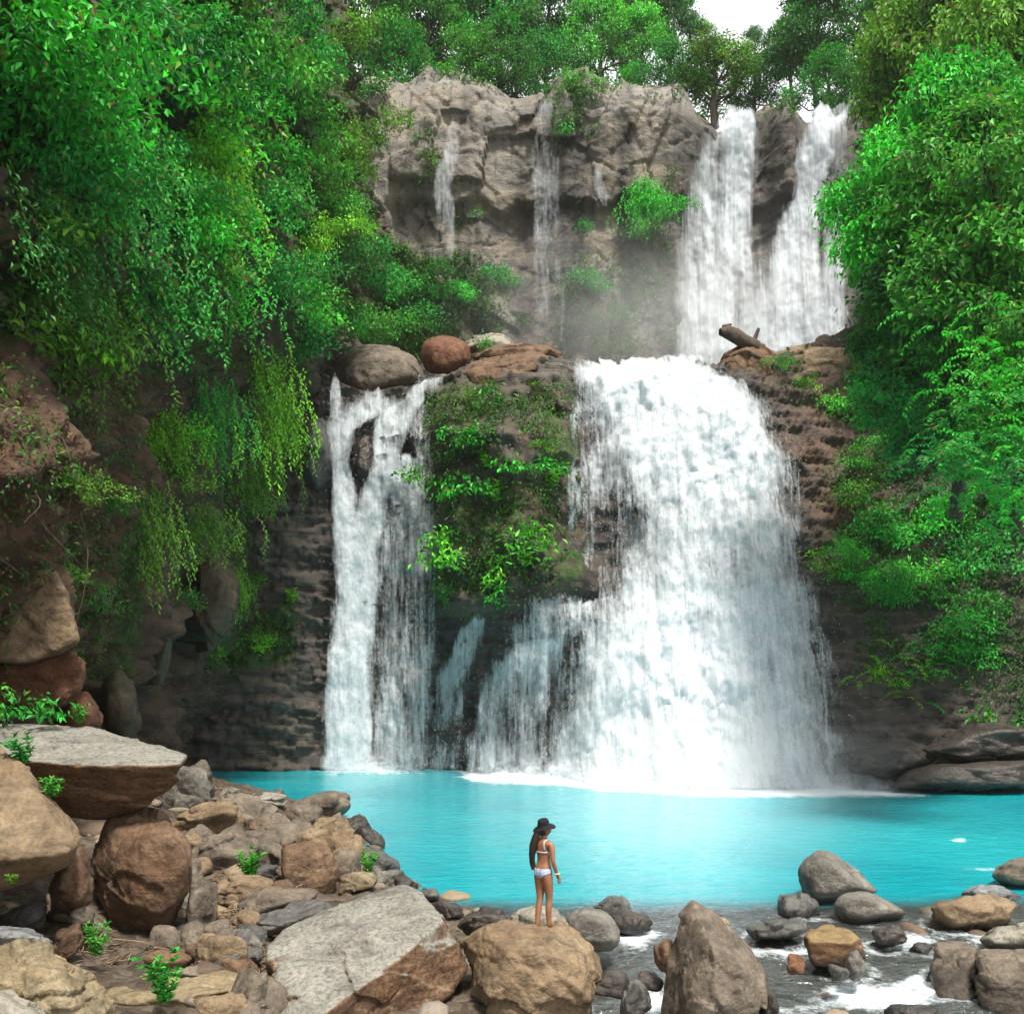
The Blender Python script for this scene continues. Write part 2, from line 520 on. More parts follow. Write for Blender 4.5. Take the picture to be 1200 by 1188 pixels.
def tier_top(x):
    return cr_interp([-22, -10, -8.6, -6, -3.5, -1.5, 1, 3.2, 5, 8, 10.8, 12.6, 15, 18, 22, 28, 36],
                     [24, 21, 20.2, 20.2, 20.6, 21.2, 21.4, 21.4, 21.6, 21.7, 21.7, 21.7, 22.6, 24, 26, 27, 28], x)

def terrace(z, w, seed):
    """ledges: a saw-tooth of uneven step heights"""
    q = z / w
    k = np.floor(q)
    f = q - k
    r = noise3(np.stack([k * 0.73 + seed, k * 0 + 0.5, k * 0 + 0.3], 1))
    return (f ** 2.6 - 0.35) * (0.8 + 1.2 * r)

def build_tier():
    nx, nz = 560, 250
    xs = np.linspace(-22, 36, nx)
    vs = np.linspace(0, 1.5, nz)
    X, Vv = np.meshgrid(xs, vs)
    X = X.ravel(); Vv = Vv.ravel()
    zt = tier_top(X)
    face = np.minimum(Vv, 1)
    Z = -3 + (zt + 3) * face
    back = np.maximum(Vv - 1, 0)
    Y = tier_y(X, Z) + back * 50
    Z = Z + back * 3.0 * sstep(0.02, 0.4, back)
    px, py = proj(np.stack([X, Y, Z], 1))
    out = poly_soft(px, py, [(490, 455), (660, 455), (690, 520), (700, 690), (640, 715), (530, 715), (500, 600)], 28)
    earth = poly_soft(px, py, [(885, 440), (1020, 380), (1060, 640), (960, 660), (935, 560)], 20)
    Q = np.stack([X, Y, Z], 1)
    warp = fbm(Q * (0.12, 0.12, 0.1), 3) * 1.0 + fbm(Q * (.8, .8, .5), 3, off=41) * .16
    led = terrace(Z + warp + 0.05 * X, 1.05, 3.1) * 0.75
    led2 = terrace(Z + warp * 0.6 - 0.03 * X, 0.41, 8.7) * 0.30 + terrace(Z + warp + 0.02 * X, 0.19, 4.7) * 0.07
    m_ = np.clip(0.5 + 1.1 * fbm(Q * (.22, .22, .5), 3, off=63), 0.08, 1.3)
    led = led * m_ + led2 * (1.25 - .45 * m_)
    lump = fbm(Q * 0.28, 5, off=31) * 0.9
    blocks = ridged(Q * (0.45, 0.45, 0.6), 3, off=5) * 0.25 - np.clip(ridged((Q + warp[:, None]) * (.55, .3, .12), 1, off=91) - .9, 0, 1) * .5
    fine = fbm(Q * (1.3, 1.3, 2.6), 4, off=71) * 0.20
    lump = lump + out * (0.9 + .5 * fbm(Q * .5, 3, off=17))
    damp = 1 - sstep(0.0, 0.3, back) * 0.5
    disp = (led * (1 - 0.75 * out) + lump * (0.55 + 0.75 * out) + blocks + fine) * damp
    Y2 = Y - disp * (1 - sstep(0, 0.1, back))
    Z2 = Z + disp * 0.5 * sstep(0, 0.1, back)
    V = np.stack([X, Y2, Z2], 1)
    n = fbm(Q * 0.35, 4, off=50)
    moss = 0.75 * out * (0.62 + 0.5 * n) + poly_soft(px, py, [(225, 735), (350, 700), (345, 780), (240, 795)], 15) * 0.9
    moss += poly_soft(px, py, [(880, 410), (985, 400), (990, 470), (900, 460)], 18) * (0.2 + 0.35 * n)
    moss += poly_soft(px, py, [(980, 700), (1250, 640), (1250, 800), (990, 800)], 40) * (0.25 + 0.4 * n)
    moss += sstep(0.05, 0.3, back) * 0.4
    soil = np.maximum(out * np.clip(0.25 + 0.6 * fbm(Q * 0.6, 3, off=9), 0, 1), earth * np.clip(0.55 + 0.6 * n, 0, 1))
    wet = poly_soft(px, py, [(380, 440), (700, 700), (560, 700), (560, 930), (375, 930)], 25) * 0.5 + poly_soft(px, py, [(640, 460), (890, 430), (1010, 940), (540, 940)], 30) * 0.7
    me = mesh_np('rock_step', V, grid_faces(nx, nz), M['tier'], attrs={'moss': np.clip(moss, 0, 1), 'soil': np.clip(soil, 0, 1), 'wet': np.clip(wet, 0, 1)})
    tag(link('lower_cliff', me), kind='structure')
    SURF.append((V, grid_faces(nx, nz), 'tier'))
build_tier()

# --- upper cliff behind the ledge
UPX = [380, 440, 470, 500, 540, 575, 600, 640, 660, 690, 720, 760, 800, 838, 850, 888, 900, 920, 940, 952, 992, 1010, 1060, 1150]
UPY = [90, 90, 92, 72, 78, 92, 108, 112, 82, 78, 98, 100, 104, 118, 134, 132, 118, 122, 122, 130, 124, 105, 100, 95]
def upper_top(x):
    return CAM_H + (HY - np.interp(HX + x / 80.0 * FPX, UPX, UPY)) / FPX * 80.0

def upper_base(x, z):
    px = HX + x / 80.0 * FPX
    y = 79.0 + 0.0 * x
    lip = 39.0 + 1.2 * noise3(np.stack([x * 0.22, x * 0 + 2.0, x * 0], 1)) + 0.9 * noise3(np.stack([x * 0.6, x * 0 + 7.0, x * 0], 1))
    y = y + 0.9 * sstep(0.5, -0.5, z - lip) - 0.9 * sstep(0, -9, z - lip)
    # recess of the double fall on the right, with a dark rib between its arms
    rec = sstep(785, 840, px) * sstep(1040, 1000, px)
    rib = np.exp(-((px - (918 - (z - 40) * 0.0)) / 17.0) ** 2) * sstep(34, 41, z)
    y = y + rec * 1.6 - rib * 1.9
    # hollow between centre and right
    y = y + 0.6 * np.exp(-((px - 610) / 40.0) ** 2) * sstep(30, 36, z)
    return y

def build_upper():
    nx, nz = 480, 300
    xs = np.linspace(-22, 40, nx)
    vs = np.linspace(0, 1.35, nz)
    X, Vv = np.meshgrid(xs, vs)
    X = X.ravel(); Vv = Vv.ravel()
    zt = upper_top(X)
    Z = 21 + (zt - 21) * np.minimum(Vv, 1)
    back = np.maximum(Vv - 1, 0)
    Y = upper_base(X, Z) + back * 30 + 1.5 * sstep(0.9, 1.02, Vv)
    Z = Z + back * 9
    Q = np.stack([X, Y, Z], 1)
    lump = fbm(Q * 0.12, 3, off=3) * 0.55
    col = ridged(Q * (0.7, 0.4, 0.09), 2, off=44) * 0.10
    w = fbm(Q * 0.3, 3, off=15) * 0.7
    crack = -np.clip(ridged((Q + w[:, None]) * (0.20, 0.3, 0.13), 1, off=61) - 0.95, 0, 1) * 3.0
    # slabs: flat patches of rock set in or out with abrupt edges, at three sizes
    rg = np.random.RandomState(4)
    led = 0 * X
    for cnt, am, tl, wq, asp in ((60, .42, .05, .4, .6), (300, .17, .06, .25, .8), (1500, .085, .06, .15, 1.3)):
        S = np.stack([rg.uniform(-22, 40, cnt), rg.uniform(22, 50, cnt)], 1); so = rg.uniform(-am, am, cnt); stl = rg.normal(size=(cnt, 2)) * tl
        pw = np.stack([X + wq * w, Z + .6 * wq * fbm(Q * .4, 3, off=66)], 1)
        k = np.empty(len(X), int)
        for a0 in range(0, len(X), 10000):
            k[a0:a0 + 10000] = (((pw[a0:a0 + 10000, None] - S[None]) * (1.0, asp)) ** 2).sum(2).argmin(1)
        led = led + so[k] + ((pw - S[k]) * stl[k]).sum(1)
    fine = fbm(Q * (1.6, 1.6, 1.9), 4, off=12) * 0.07
    disp = lump + col + crack + fine + led
    V = Q.copy()
    V[:, 1] -= disp * (1 - sstep(0, 0.12, back))
    V[:, 2] += disp * 0.5 * sstep(0, 0.12, back) + 0.6 * fbm(Q * 0.3, 3, off=8) * sstep(0.93, 1.0, Vv)
    px, py = proj(V)
    n = fbm(Q * 0.3, 4, off=90)
    moss = 0.0 * X
    for poly, a in (([(480, 150), (530, 150), (525, 210), (485, 215)], .5), ([(400, 260), (600, 300), (600, 420), (390, 420)], .62), ([(660, 70), (700, 75), (690, 150), (655, 150)], .75),
                    ([(660, 300), (800, 290), (800, 420), (650, 420)], .42), ([(545, 150), (590, 150), (590, 240), (550, 240)], .3)):
        moss += poly_soft(px, py, poly, 25) * a * (0.8 + 0.9 * n)
    moss += sstep(0.02, 0.1, back) * 0.6
    wet = poly_soft(px, py, [(600, 115), (680, 115), (690, 430), (600, 430)], 14) * 0.55 + poly_soft(px, py, [(790, 140), (1010, 120), (1030, 430), (770, 430)], 20) * 0.85
    wet += np.clip(noise3(np.stack([X * .55, Z * .035, 0 * X], 1)) + .4 * noise3(np.stack([X * 1.6, Z * .06, 0 * X + 9], 1)) - .12, 0, 1) * 1.1 * (px < 800)
    wet += poly_soft(px, py, [(440, 235), (790, 235), (800, 430), (430, 430)], 30) * 0.3 + poly_soft(px, py, [(690, 150), (740, 150), (735, 250), (690, 250)], 12) * 0.5
    me = mesh_np('upper_cliff', V, grid_faces(nx, nz), M['upper_cliff'], attrs={'moss': np.clip(moss, 0, 1), 'soil': 0 * X, 'wet': np.clip(wet, 0, 1)})
    tag(link('upper_cliff', me), kind='structure')
    SURF.append((V, grid_faces(nx, nz), 'upper'))
build_upper()

# --- left wall of the gorge
WY = [8, 20, 26, 34, 42, 50, 56, 64, 86]
WZ = [-2, 0, 4, 8, 12, 16, 20, 26, 34, 48]
WX = [
 [-10,   -12.2, -13.2, -14.6, -15.6, -16.6, -17, -17, -17],
 [-9.8,  -12,   -13,   -14.5, -15.5, -16.5, -17, -17, -17],
 [-9.5,  -11.5, -12.5, -14,   -14.8, -15.8, -16.5, -16.5, -16],
 [-9.3,  -11,   -12,   -13,   -13.8, -14.8, -15.5, -15.5, -15],
 [-9.2,  -10.8, -11.5, -12.3, -13,   -13.5, -14, -14, -14],
 [-9.2,  -10.6, -11.2, -11.8, -12.0, -12.2, -12.5, -12.5, -12.5],
 [-9.2,  -10.5, -11.0, -11.4, -11.4, -11.2, -11.2, -11.2, -11.0],
 [-9.2,  -10.5, -11.0, -11.2, -11.0, -10.6, -10.3, -10.3, -10.5],
 [-9.5,  -11.0, -11.5, -11.8, -11.5, -11.0, -10.5, -10.3, -10.5],
 [-11.0, -13.0, -13.0, -13.2, -13.0, -12.5, -12.0, -12.0, -12.0]]
def build_wall():
    ny, nz = 640, 440
    ys = 8 + 78 * np.linspace(0, 1, ny) ** 1.15
    zs = np.linspace(-2, 48, nz)
    Y, Z = np.meshgrid(ys, zs)
    Y = Y.ravel(); Z = Z.ravel()
    X = table(WY, WZ, WX, Y, Z)
    Q = np.stack([X, Y, Z], 1)
    lump = fbm(Q * 0.2, 5, off=23) * 1.7
    knob = ridged(Q * (0.5, 0.5, 0.42), 4, off=2) * 0.42
    hole = -np.clip(fbm(Q * 0.33, 3, off=77) - 0.25, 0, 1) * 2.6
    fine = fbm(Q * 1.9, 4, off=19) * 0.30 + ridged((Q + 0.5 * knob[:, None]) * (1.0, .9, .8), 3, off=37) * 0.22 - np.clip(fbm(Q * .9, 3, off=58) - .25, 0, 1) * 1.5 + ridged(Q * 2.3, 3, off=13) * .10
    led = terrace(Z + lump, 1.5, 2.0) * 0.4 * sstep(14, 4, Z)
    V = Q.copy()
    V[:, 0] += lump + knob + hole + fine + led
    V[:, 2] += 0.25 * knob
    px, py = proj(V)
    n = fbm(Q * 0.35, 4, off=40)
    soil = poly_soft(px, py, [(-200, 430), (60, 400), (200, 440), (250, 560), (200, 640), (130, 830), (-200, 850)], 40) * np.clip(0.75 + 0.7 * n, 0, 1)
    moss = poly_soft(px, py, [(230, 500), (330, 420), (360, 640), (350, 790), (240, 800), (200, 640)], 25) * (0.6 + 0.7 * n)
    moss += poly_soft(px, py, [(-300, -200), (520, -200), (450, 420), (300, 520), (150, 430), (-300, 380)], 30) * (0.45 + 0.5 * n)
    moss += poly_soft(px, py, [(140, 610), (175, 610), (165, 790), (110, 850)], 12) * 0.7
    wet = 0.25 * sstep(0.1, 0.6, n)
    me = mesh_np('gorge_wall', V, grid_faces(ny, nz), M['wall'], attrs={'moss': np.clip(moss, 0, 1), 'soil': np.clip(soil, 0, 1), 'wet': wet})
    tag(link('cliff_left', me), kind='structure')
    SURF.append((V, grid_faces(ny, nz)[:, ::-1], 'wall'))
build_wall()

# --- shore, pool bed, stream bed
SHY = [10, 16, 20, 22.6, 24, 26.5, 30.6, 37.8, 44, 47, 50, 56, 62]
SHX = [0.6, 0.2, -0.6, -0.9, -1.6, -2.7, -3.9, -6.2, -9.0, -11.2, -13.4, -16.5, -18]
def shore_x(y):
    return np.interp(y, SHY, SHX)
def ground_z(x, y, detail=True):
    d = shore_x(y) - x
    sl = np.interp(y, [12, 18, 24, 30, 42, 56], [0.07, 0.10, 0.17, 0.24, 0.25, 0.20])
    land = np.where(d > 0, np.minimum(d * sl, 5.0), 0)
    depth = np.interp(y, [10, 14, 18, 21.5, 24, 28], [-1.15, -0.85, -0.5, -0.24, -0.4, -1.5])
    bed = depth * sstep(0, 1.8, -d)
    z = np.where(d > 0, land, bed)
    z = z + sstep(23, 34, x) * 3.0
    if detail:
        Q = np.stack([x, y, x * 0], 1)
        z = z + 0.22 * fbm(Q * 0.5, 4, off=6) * sstep(-1.5, 1.5, d) + 0.10 * fbm(Q * 1.7, 4, off=2) + 0.05 * ridged(Q * 4.0, 3)
    return z
def build_ground():
    nx, ny = 460, 420
    xs = np.linspace(-30, 46, nx)
    ys = 4 + 62 * np.linspace(0, 1, ny) ** 1.4
    X, Y = np.meshgrid(xs, ys)
    X = X.ravel(); Y = Y.ravel()
    Z = ground_z(X, Y)
    V = np.stack([X, Y, Z], 1)
    me = mesh_np('ground', V, grid_faces(nx, ny), M['ground'])
    tag(link('ground', me), kind='structure')
    SURF.append((V, grid_faces(nx, ny), 'ground'))
    # the land all round, out to the horizon
    n, m = 90, 60
    th = np.linspace(0, 2 * math.pi, n)
    rr = np.concatenate([[0], np.geomspace(40, 1600, m - 1)])
    T, RR = np.meshgrid(th, rr)
    X = RR.ravel() * np.cos(T.ravel()); Y = RR.ravel() * np.sin(T.ravel()) + 30
    Z = -3.2 + 0 * X
    me = mesh_np('terrain', np.stack([X, Y, Z], 1), grid_faces(n, m), M['ground'])
    tag(link('terrain', me), kind='structure')
build_ground()

# --- forest floor above the cliffs, rising to wooded hills
def plateau_z(x, y):
    ax = x - 2
    z = 50 + (y - 88) * 0.10 + 6 * sstep(9, 40, -x) + 6 * sstep(24, 50, x)
    z = z - 3.5 * np.exp(-((x - 17) / 9.0) ** 2)
    return z + 1.6 * fbm(np.stack([x * 0.06, y * 0.06, x * 0], 1), 4, off=4)
def build_plateau():
    nx, ny = 160, 90
    xs = np.linspace(-110, 130, nx)
    ys = np.linspace(85, 210, ny)
    X, Y = np.meshgrid(xs, ys)
    X = X.ravel(); Y = Y.ravel()
    Z = plateau_z(X, Y)
    Z = Z - 4.0 * sstep(90, 85, Y)
    V = np.stack([X, Y, Z], 1)
    me = mesh_np('hill', V, grid_faces(nx, ny), M['ground'])
    tag(link('hill', me), kind='structure')
    SURF.append((V, grid_faces(nx, ny), 'hill'))
build_plateau()

_V, _F, _o, KIND = [], [], 0, []
for v, f, k in SURF:
    _V.append(v); _F.append(f + _o); _o += len(v); KIND += [(_o, k)]
_VA = np.concatenate(_V); _FA = np.concatenate(_F)
BVH = BVHTree.FromPolygons(_VA.tolist(), _FA.tolist(), all_triangles=False)
def hit(px, py):
    o = Vector((0, 0, CAM_H))
    d = Vector(P(px, py, 10.0)) - o
    d.normalize()
    loc, nor, idx, dist = BVH.ray_cast(o, d, 400)
    if loc is None:
        return None, None
    if nor.dot(d) > 0:
        nor = -nor
    return np.array(loc), np.array(nor)
def drop(x, y, z0=200.0):
    loc, nor, idx, dist = BVH.ray_cast(Vector((x, y, z0)), Vector((0, 0, -1)), 500)
    return (np.array(loc) if loc is not None else np.array((x, y, 0.0)))
# ------------------------------------------------------------------ pool and stream
def water_mat():
    N = NT('water')
    tc = N.n('ShaderNodeTexCoord')
    v = tc.outputs['Object']
    tq = N.attr('turquoise')
    fo = N.attr('foam')
    w1 = N.noise(N.mapping(v, (0.75, 1.5, 1)), 1.6, 5, 0.6, 0.5)
    w2 = N.noise(N.mapping(v, (1.0, 1.7, 1)), 5.5, 4, 0.6, 0.3)
    h = N.math('ADD', N.math('MULTIPLY', w1, 0.8), N.math('MULTIPLY', w2, 0.35))
    nb = N.bump(h, 0.42, 0.14)
    N.l(N.math('ADD', 0.60, N.math('MULTIPLY', N.math('SUBTRACT', 1.0, tq), 0.4)), nb.node.inputs['Strength'])
    big = N.noise(v, 0.10, 4, 0.6, 0.5)
    col = N.mix(N.ramp(big, [(0.3, 0.0), (0.7, 1.0)]), (0.0, 0.235, 0.295), (0.008, 0.38, 0.42))
    col = N.mix(N.math('MULTIPLY', N.attr('milky_reflection'), 0.8), col, (0.20, 0.56, 0.62))
    milk = N.principled(col, 0.08, nb, 0.5)
    # clear shallow water over stones
    g = N.n('ShaderNodeBsdfGlossy')
    g.inputs['Roughness'].default_value = 0.10
    g.inputs['Color'].default_value = (0.9, 0.95, 1, 1)
    N.l(nb, g.inputs['Normal'])
    tr = N.n('ShaderNodeBsdfTransparent')
    tr.inputs['Color'].default_value = (0.66, 0.74, 0.72, 1)
    fr = N.n('ShaderNodeFresnel')
    fr.inputs['IOR'].default_value = 1.33
    N.l(nb, fr.inputs['Normal'])
    clear = N.n('ShaderNodeMixShader')
    N.l(N.math('ADD', fr.outputs[0], 0.05, True), clear.inputs[0])
    silt = N.principled((0.115, 0.125, 0.115), 0.25, nb, 0.4)
    body = N.n('ShaderNodeMixShader')
    body.inputs[0].default_value = 0.42
    N.l(tr.outputs[0], body.inputs[1]); N.l(silt.outputs[0], body.inputs[2])
    N.l(body.outputs[0], clear.inputs[1])
    N.l(g.outputs[0], clear.inputs[2])
    s = N.n('ShaderNodeMixShader')
    N.l(N.ramp(N.math('ADD', tq, N.math('MULTIPLY', N.math('SUBTRACT', w1, 0.5), 0.5)), [(0.2, 0.0), (0.75, 1.0)]), s.inputs[0])
    N.l(clear.outputs[0], s.inputs[1])
    N.l(milk.outputs[0], s.inputs[2])
    # foam
    fn = N.noise(v, 1.3, 7, 0.7, 0.6)
    ff = N.noise(v, 9.0, 5, 0.7, 0.2)
    f = N.math('ADD', fo, N.math('ADD', N.math('MULTIPLY', N.math('SUBTRACT', fn, 0.5), 1.3), N.math('MULTIPLY', N.math('SUBTRACT', ff, 0.5), 0.9)))
    fa = N.ramp(f, [(0.38, 0.0), (1.3, 1.0)])
    fd = N.principled((0.76, 0.83, 0.86), 0.6, N.bump(N.math('ADD', fn, ff), 0.6, 0.1), 0.2)
    s2 = N.n('ShaderNodeMixShader')
    N.l(fa, s2.inputs[0])
    N.l(s.outputs[0], s2.inputs[1])
    N.l(fd.outputs[0], s2.inputs[2])
    return N.surf(s2)
M['water'] = water_mat()

def blob(px, py, cx, cy, rx, ry):
    return np.exp(-(((px - cx) / rx) ** 2 + ((py - cy) / ry) ** 2))

def build_water():
    nx, ny = 520, 560
    xs = np.linspace(-19, 44, nx)
    ys = 7 + 54 * np.linspace(0, 1, ny) ** 1.5
    X, Y = np.meshgrid(xs, ys)
    X = X.ravel(); Y = Y.ravel()
    edge = 23.4 + 0.06 * np.maximum(X - 6, 0) ** 1.3
    down = np.interp(Y, [8, 12, 16, 19, 21.5, 24], [-0.95, -0.62, -0.34, -0.16, -0.04, 0.0])
    Q = np.stack([X, Y, 0 * X], 1)
    st = sstep(1.5, -1.5, Y - edge)
    Z = down + 0.012 * fbm(Q * (1.2, 2.2, 1), 4) + st * (0.05 * fbm(Q * 1.4, 4, off=3) + 0.03 * fbm(Q * 4, 3, off=8)) - 0.01
    px, py = proj(np.stack([X, Y, Z], 1))
    tq = sstep(-1.2, 2.6, Y - edge)
    # shallow rim along the stony left shore
    tq = np.minimum(tq, np.where(Y < 33, sstep(-0.5, 0.7, X - shore_x(Y)), 1))
    foam = 0.0 * X
    foot = tier_y(X, 0 * X)
    dfoot = foot - Y
    mw = sstep(-3.5, -0.5, X) * sstep(18.5, 15.5, X)
    foam += mw * (1.5 * sstep(7.5, 2.8, dfoot) + 0.42 * sstep(10.0, 2.0, dfoot))
    foam += np.exp(-((X + 7.6) / 2.3) ** 2) * (1.2 * sstep(2.6, 0.8, dfoot))
    foam += np.exp(-((X + 3.6) / 1.1) ** 2) * 0.6 * sstep(1.2, 0.1, dfoot)
    for c in ((1045, 1172, 52, 14, .85), (1080, 1150, 26, 9, .7), (1075, 1100, 40, 8, .55), (925, 1184, 40, 8, .5), (768, 1172, 16, 20, .75), (745, 1100, 22, 16, .45), (1150, 1018, 40, 5, .45), (1125, 984, 12, 3, .8), (905, 1115, 50, 10, .28), (1000, 1105, 40, 8, .25), (1010, 1165, 60, 12, .4)):
        foam += blob(px, py, *c[:4]) * c[4]
    foam += st * 0.12
    milky_reflection = blob(px, py, 770, 955, 210, 55) * 0.95 + blob(px, py, 470, 905, 90, 16) * 0.3  # paler milky water, with the reflection of the white falls painted in
    V = np.stack([X, Y, Z], 1)
    me = mesh_np('water', V, grid_faces(nx, ny), M['water'], attrs={'turquoise': tq, 'foam': foam, 'milky_reflection': np.clip(milky_reflection, 0, 1)})
    tag(link('water', me), kind='structure')
build_water()

# ------------------------------------------------------------------ waterfalls
def fall_mat(name, fine=1.0, lo=0.0, hi=0.85, k=1.0, lng=1.0):
    N = NT(name)
    uv = N.n('ShaderNodeUVMap')
    v = uv.outputs['UV']
    den = N.attr('den')
    warpn = N.n('ShaderNodeTexNoise')
    warpn.inputs['Scale'].default_value = 0.35
    N.l(v, warpn.inputs['Vector'])
    st = N.noise(N.mapping(v, (2.6, 0.22 * lng, 1)), 1.0 * fine, 6, 0.62, 0.25)
    st2 = N.noise(N.mapping(v, (9.0, 0.9 * lng, 1)), 1.0 * fine, 5, 0.65, 0.2)
    sp = N.noise(N.mapping(v, (3.2, 2.0 * lng, 1)), 2.2 * fine, 6, 0.72, 0.2)
    cl = N.noise(N.mapping(v, (0.6, 0.35 * lng, 1)), 1.0 * fine, 4, 0.6, 0.4)
    n = N.math('ADD', N.math('MULTIPLY', N.math('SUBTRACT', st, 0.5), 1.5 * k), N.math('MULTIPLY', N.math('SUBTRACT', st2, 0.5), 0.75 * k))
    n = N.math('ADD', n, N.math('MULTIPLY', N.math('SUBTRACT', sp, 0.5), 0.85 * k))
    n = N.math('ADD', n, N.math('MULTIPLY', N.math('SUBTRACT', cl, 0.5), 1.3 * k))
    a = N.math('ADD', N.math('MULTIPLY', den, 1.5), N.math('SUBTRACT', n, 0.42))
    al = N.ramp(a, [(lo, 0.0), (hi, 1.0)])
    al = N.math('MULTIPLY', al, N.ramp(den, [(0.02, 0.0), (0.18, 1.0)]))
    d = N.principled((0.86, 0.91, 0.95), 0.5, N.bump(N.math('ADD', sp, N.math('ADD', st, st2)), 0.55, 0.25), 0.25)
    t = N.n('ShaderNodeBsdfTranslucent')
    t.inputs['Color'].default_value = (0.84, 0.91, 0.95, 1)
    m1 = N.n('ShaderNodeMixShader')
    m1.inputs[0].default_value = 0.3
    N.l(d.outputs[0], m1.inputs[1]); N.l(t.outputs[0], m1.inputs[2])
    tr = N.n('ShaderNodeBsdfTransparent')
    m2 = N.n('ShaderNodeMixShader')
    N.l(al, m2.inputs[0])
    N.l(tr.outputs[0], m2.inputs[1]); N.l(m1.outputs[0], m2.inputs[2])
    return N.surf(m2)
M['fall'] = fall_mat('falling_water')
M['fall_high'] = fall_mat('high_falling_water', 0.9, 0.0, 1.0, 0.85, 0.25)
M['splash'] = fall_mat('thrown_water', 0.9, 0.05, 1.0, 0.9)
M['fall_thin'] = fall_mat('thin_falling_water', 0.7, -0.1, 1.0, 0.6)

def strand_density(px, py, strands):
    """how much water passes a spot: strands are lines of (px, py, half width, amount)"""
    den = np.zeros(px.shape)
    for s in strands:
        s = np.asarray(s, float)
        ys = s[:, 1]
        cx = np.interp(py, ys, s[:, 0]); hw = np.interp(py, ys, s[:, 2]); am = np.interp(py, ys, s[:, 3])
        g = am * np.clip(1.25 - ((px - cx) / hw) ** 2 * 1.0, 0, 1) * sstep(ys[0] - 4, ys[0] + 4, py) * sstep(ys[-1] + 6, ys[-1] - 4, py)
        den = np.maximum(den, g)
    return den

def build_splash(parent, xr, zt, yf, soft, seed):
    """white water thrown up where a fall strikes the pool: billows one behind the other"""
    base = np.array(parent.location[:])
    Vs, Fs, Us, Ds, o = [], [], [], [], 0
    for k in range(3):
        nx, nz = int((xr[1] - xr[0]) / .12), 44
        X, T = np.meshgrid(np.linspace(xr[0], xr[1], nx), np.linspace(0, 1, nz))
        X = X.ravel(); T = T.ravel()
        Q = np.stack([X, T * 3 + k * 9, 0 * X + seed], 1)
        hgt = zt * (0.55 + 0.75 * fbm(Q * (0.35, 0, 1), 3) + .2 * k) * sstep(0, soft, X - xr[0]) * sstep(0, soft, xr[1] - X)
        hgt = np.maximum(hgt, .15)
        Z = -0.05 + T * hgt
        Y = yf(X, 0 * X) - 3.2 + .85 * k + T * 1.3 - .55 * fbm(Q * (.7, .5, 1), 4) - .2 * fbm(Q * (2.5, 1.6, 1), 3)
        den = (1 - T) ** 1.2 * (.62 + .35 * fbm(Q * (.6, .6, 1), 3, off=4))
        Vs.append(np.stack([X, Y, Z], 1) - base); Fs.append(grid_faces(nx, nz) + o); o += nx * nz
        Us.append(np.stack([X, T * 3], 1) * 1.3 + 7.0 * k); Ds.append(np.clip(den, 0, 1))
    link('splash', mesh_np('splash', np.concatenate(Vs), np.concatenate(Fs), M['splash'], attrs={'den': np.concatenate(Ds)}, uv=np.concatenate(Us)), parent=parent)

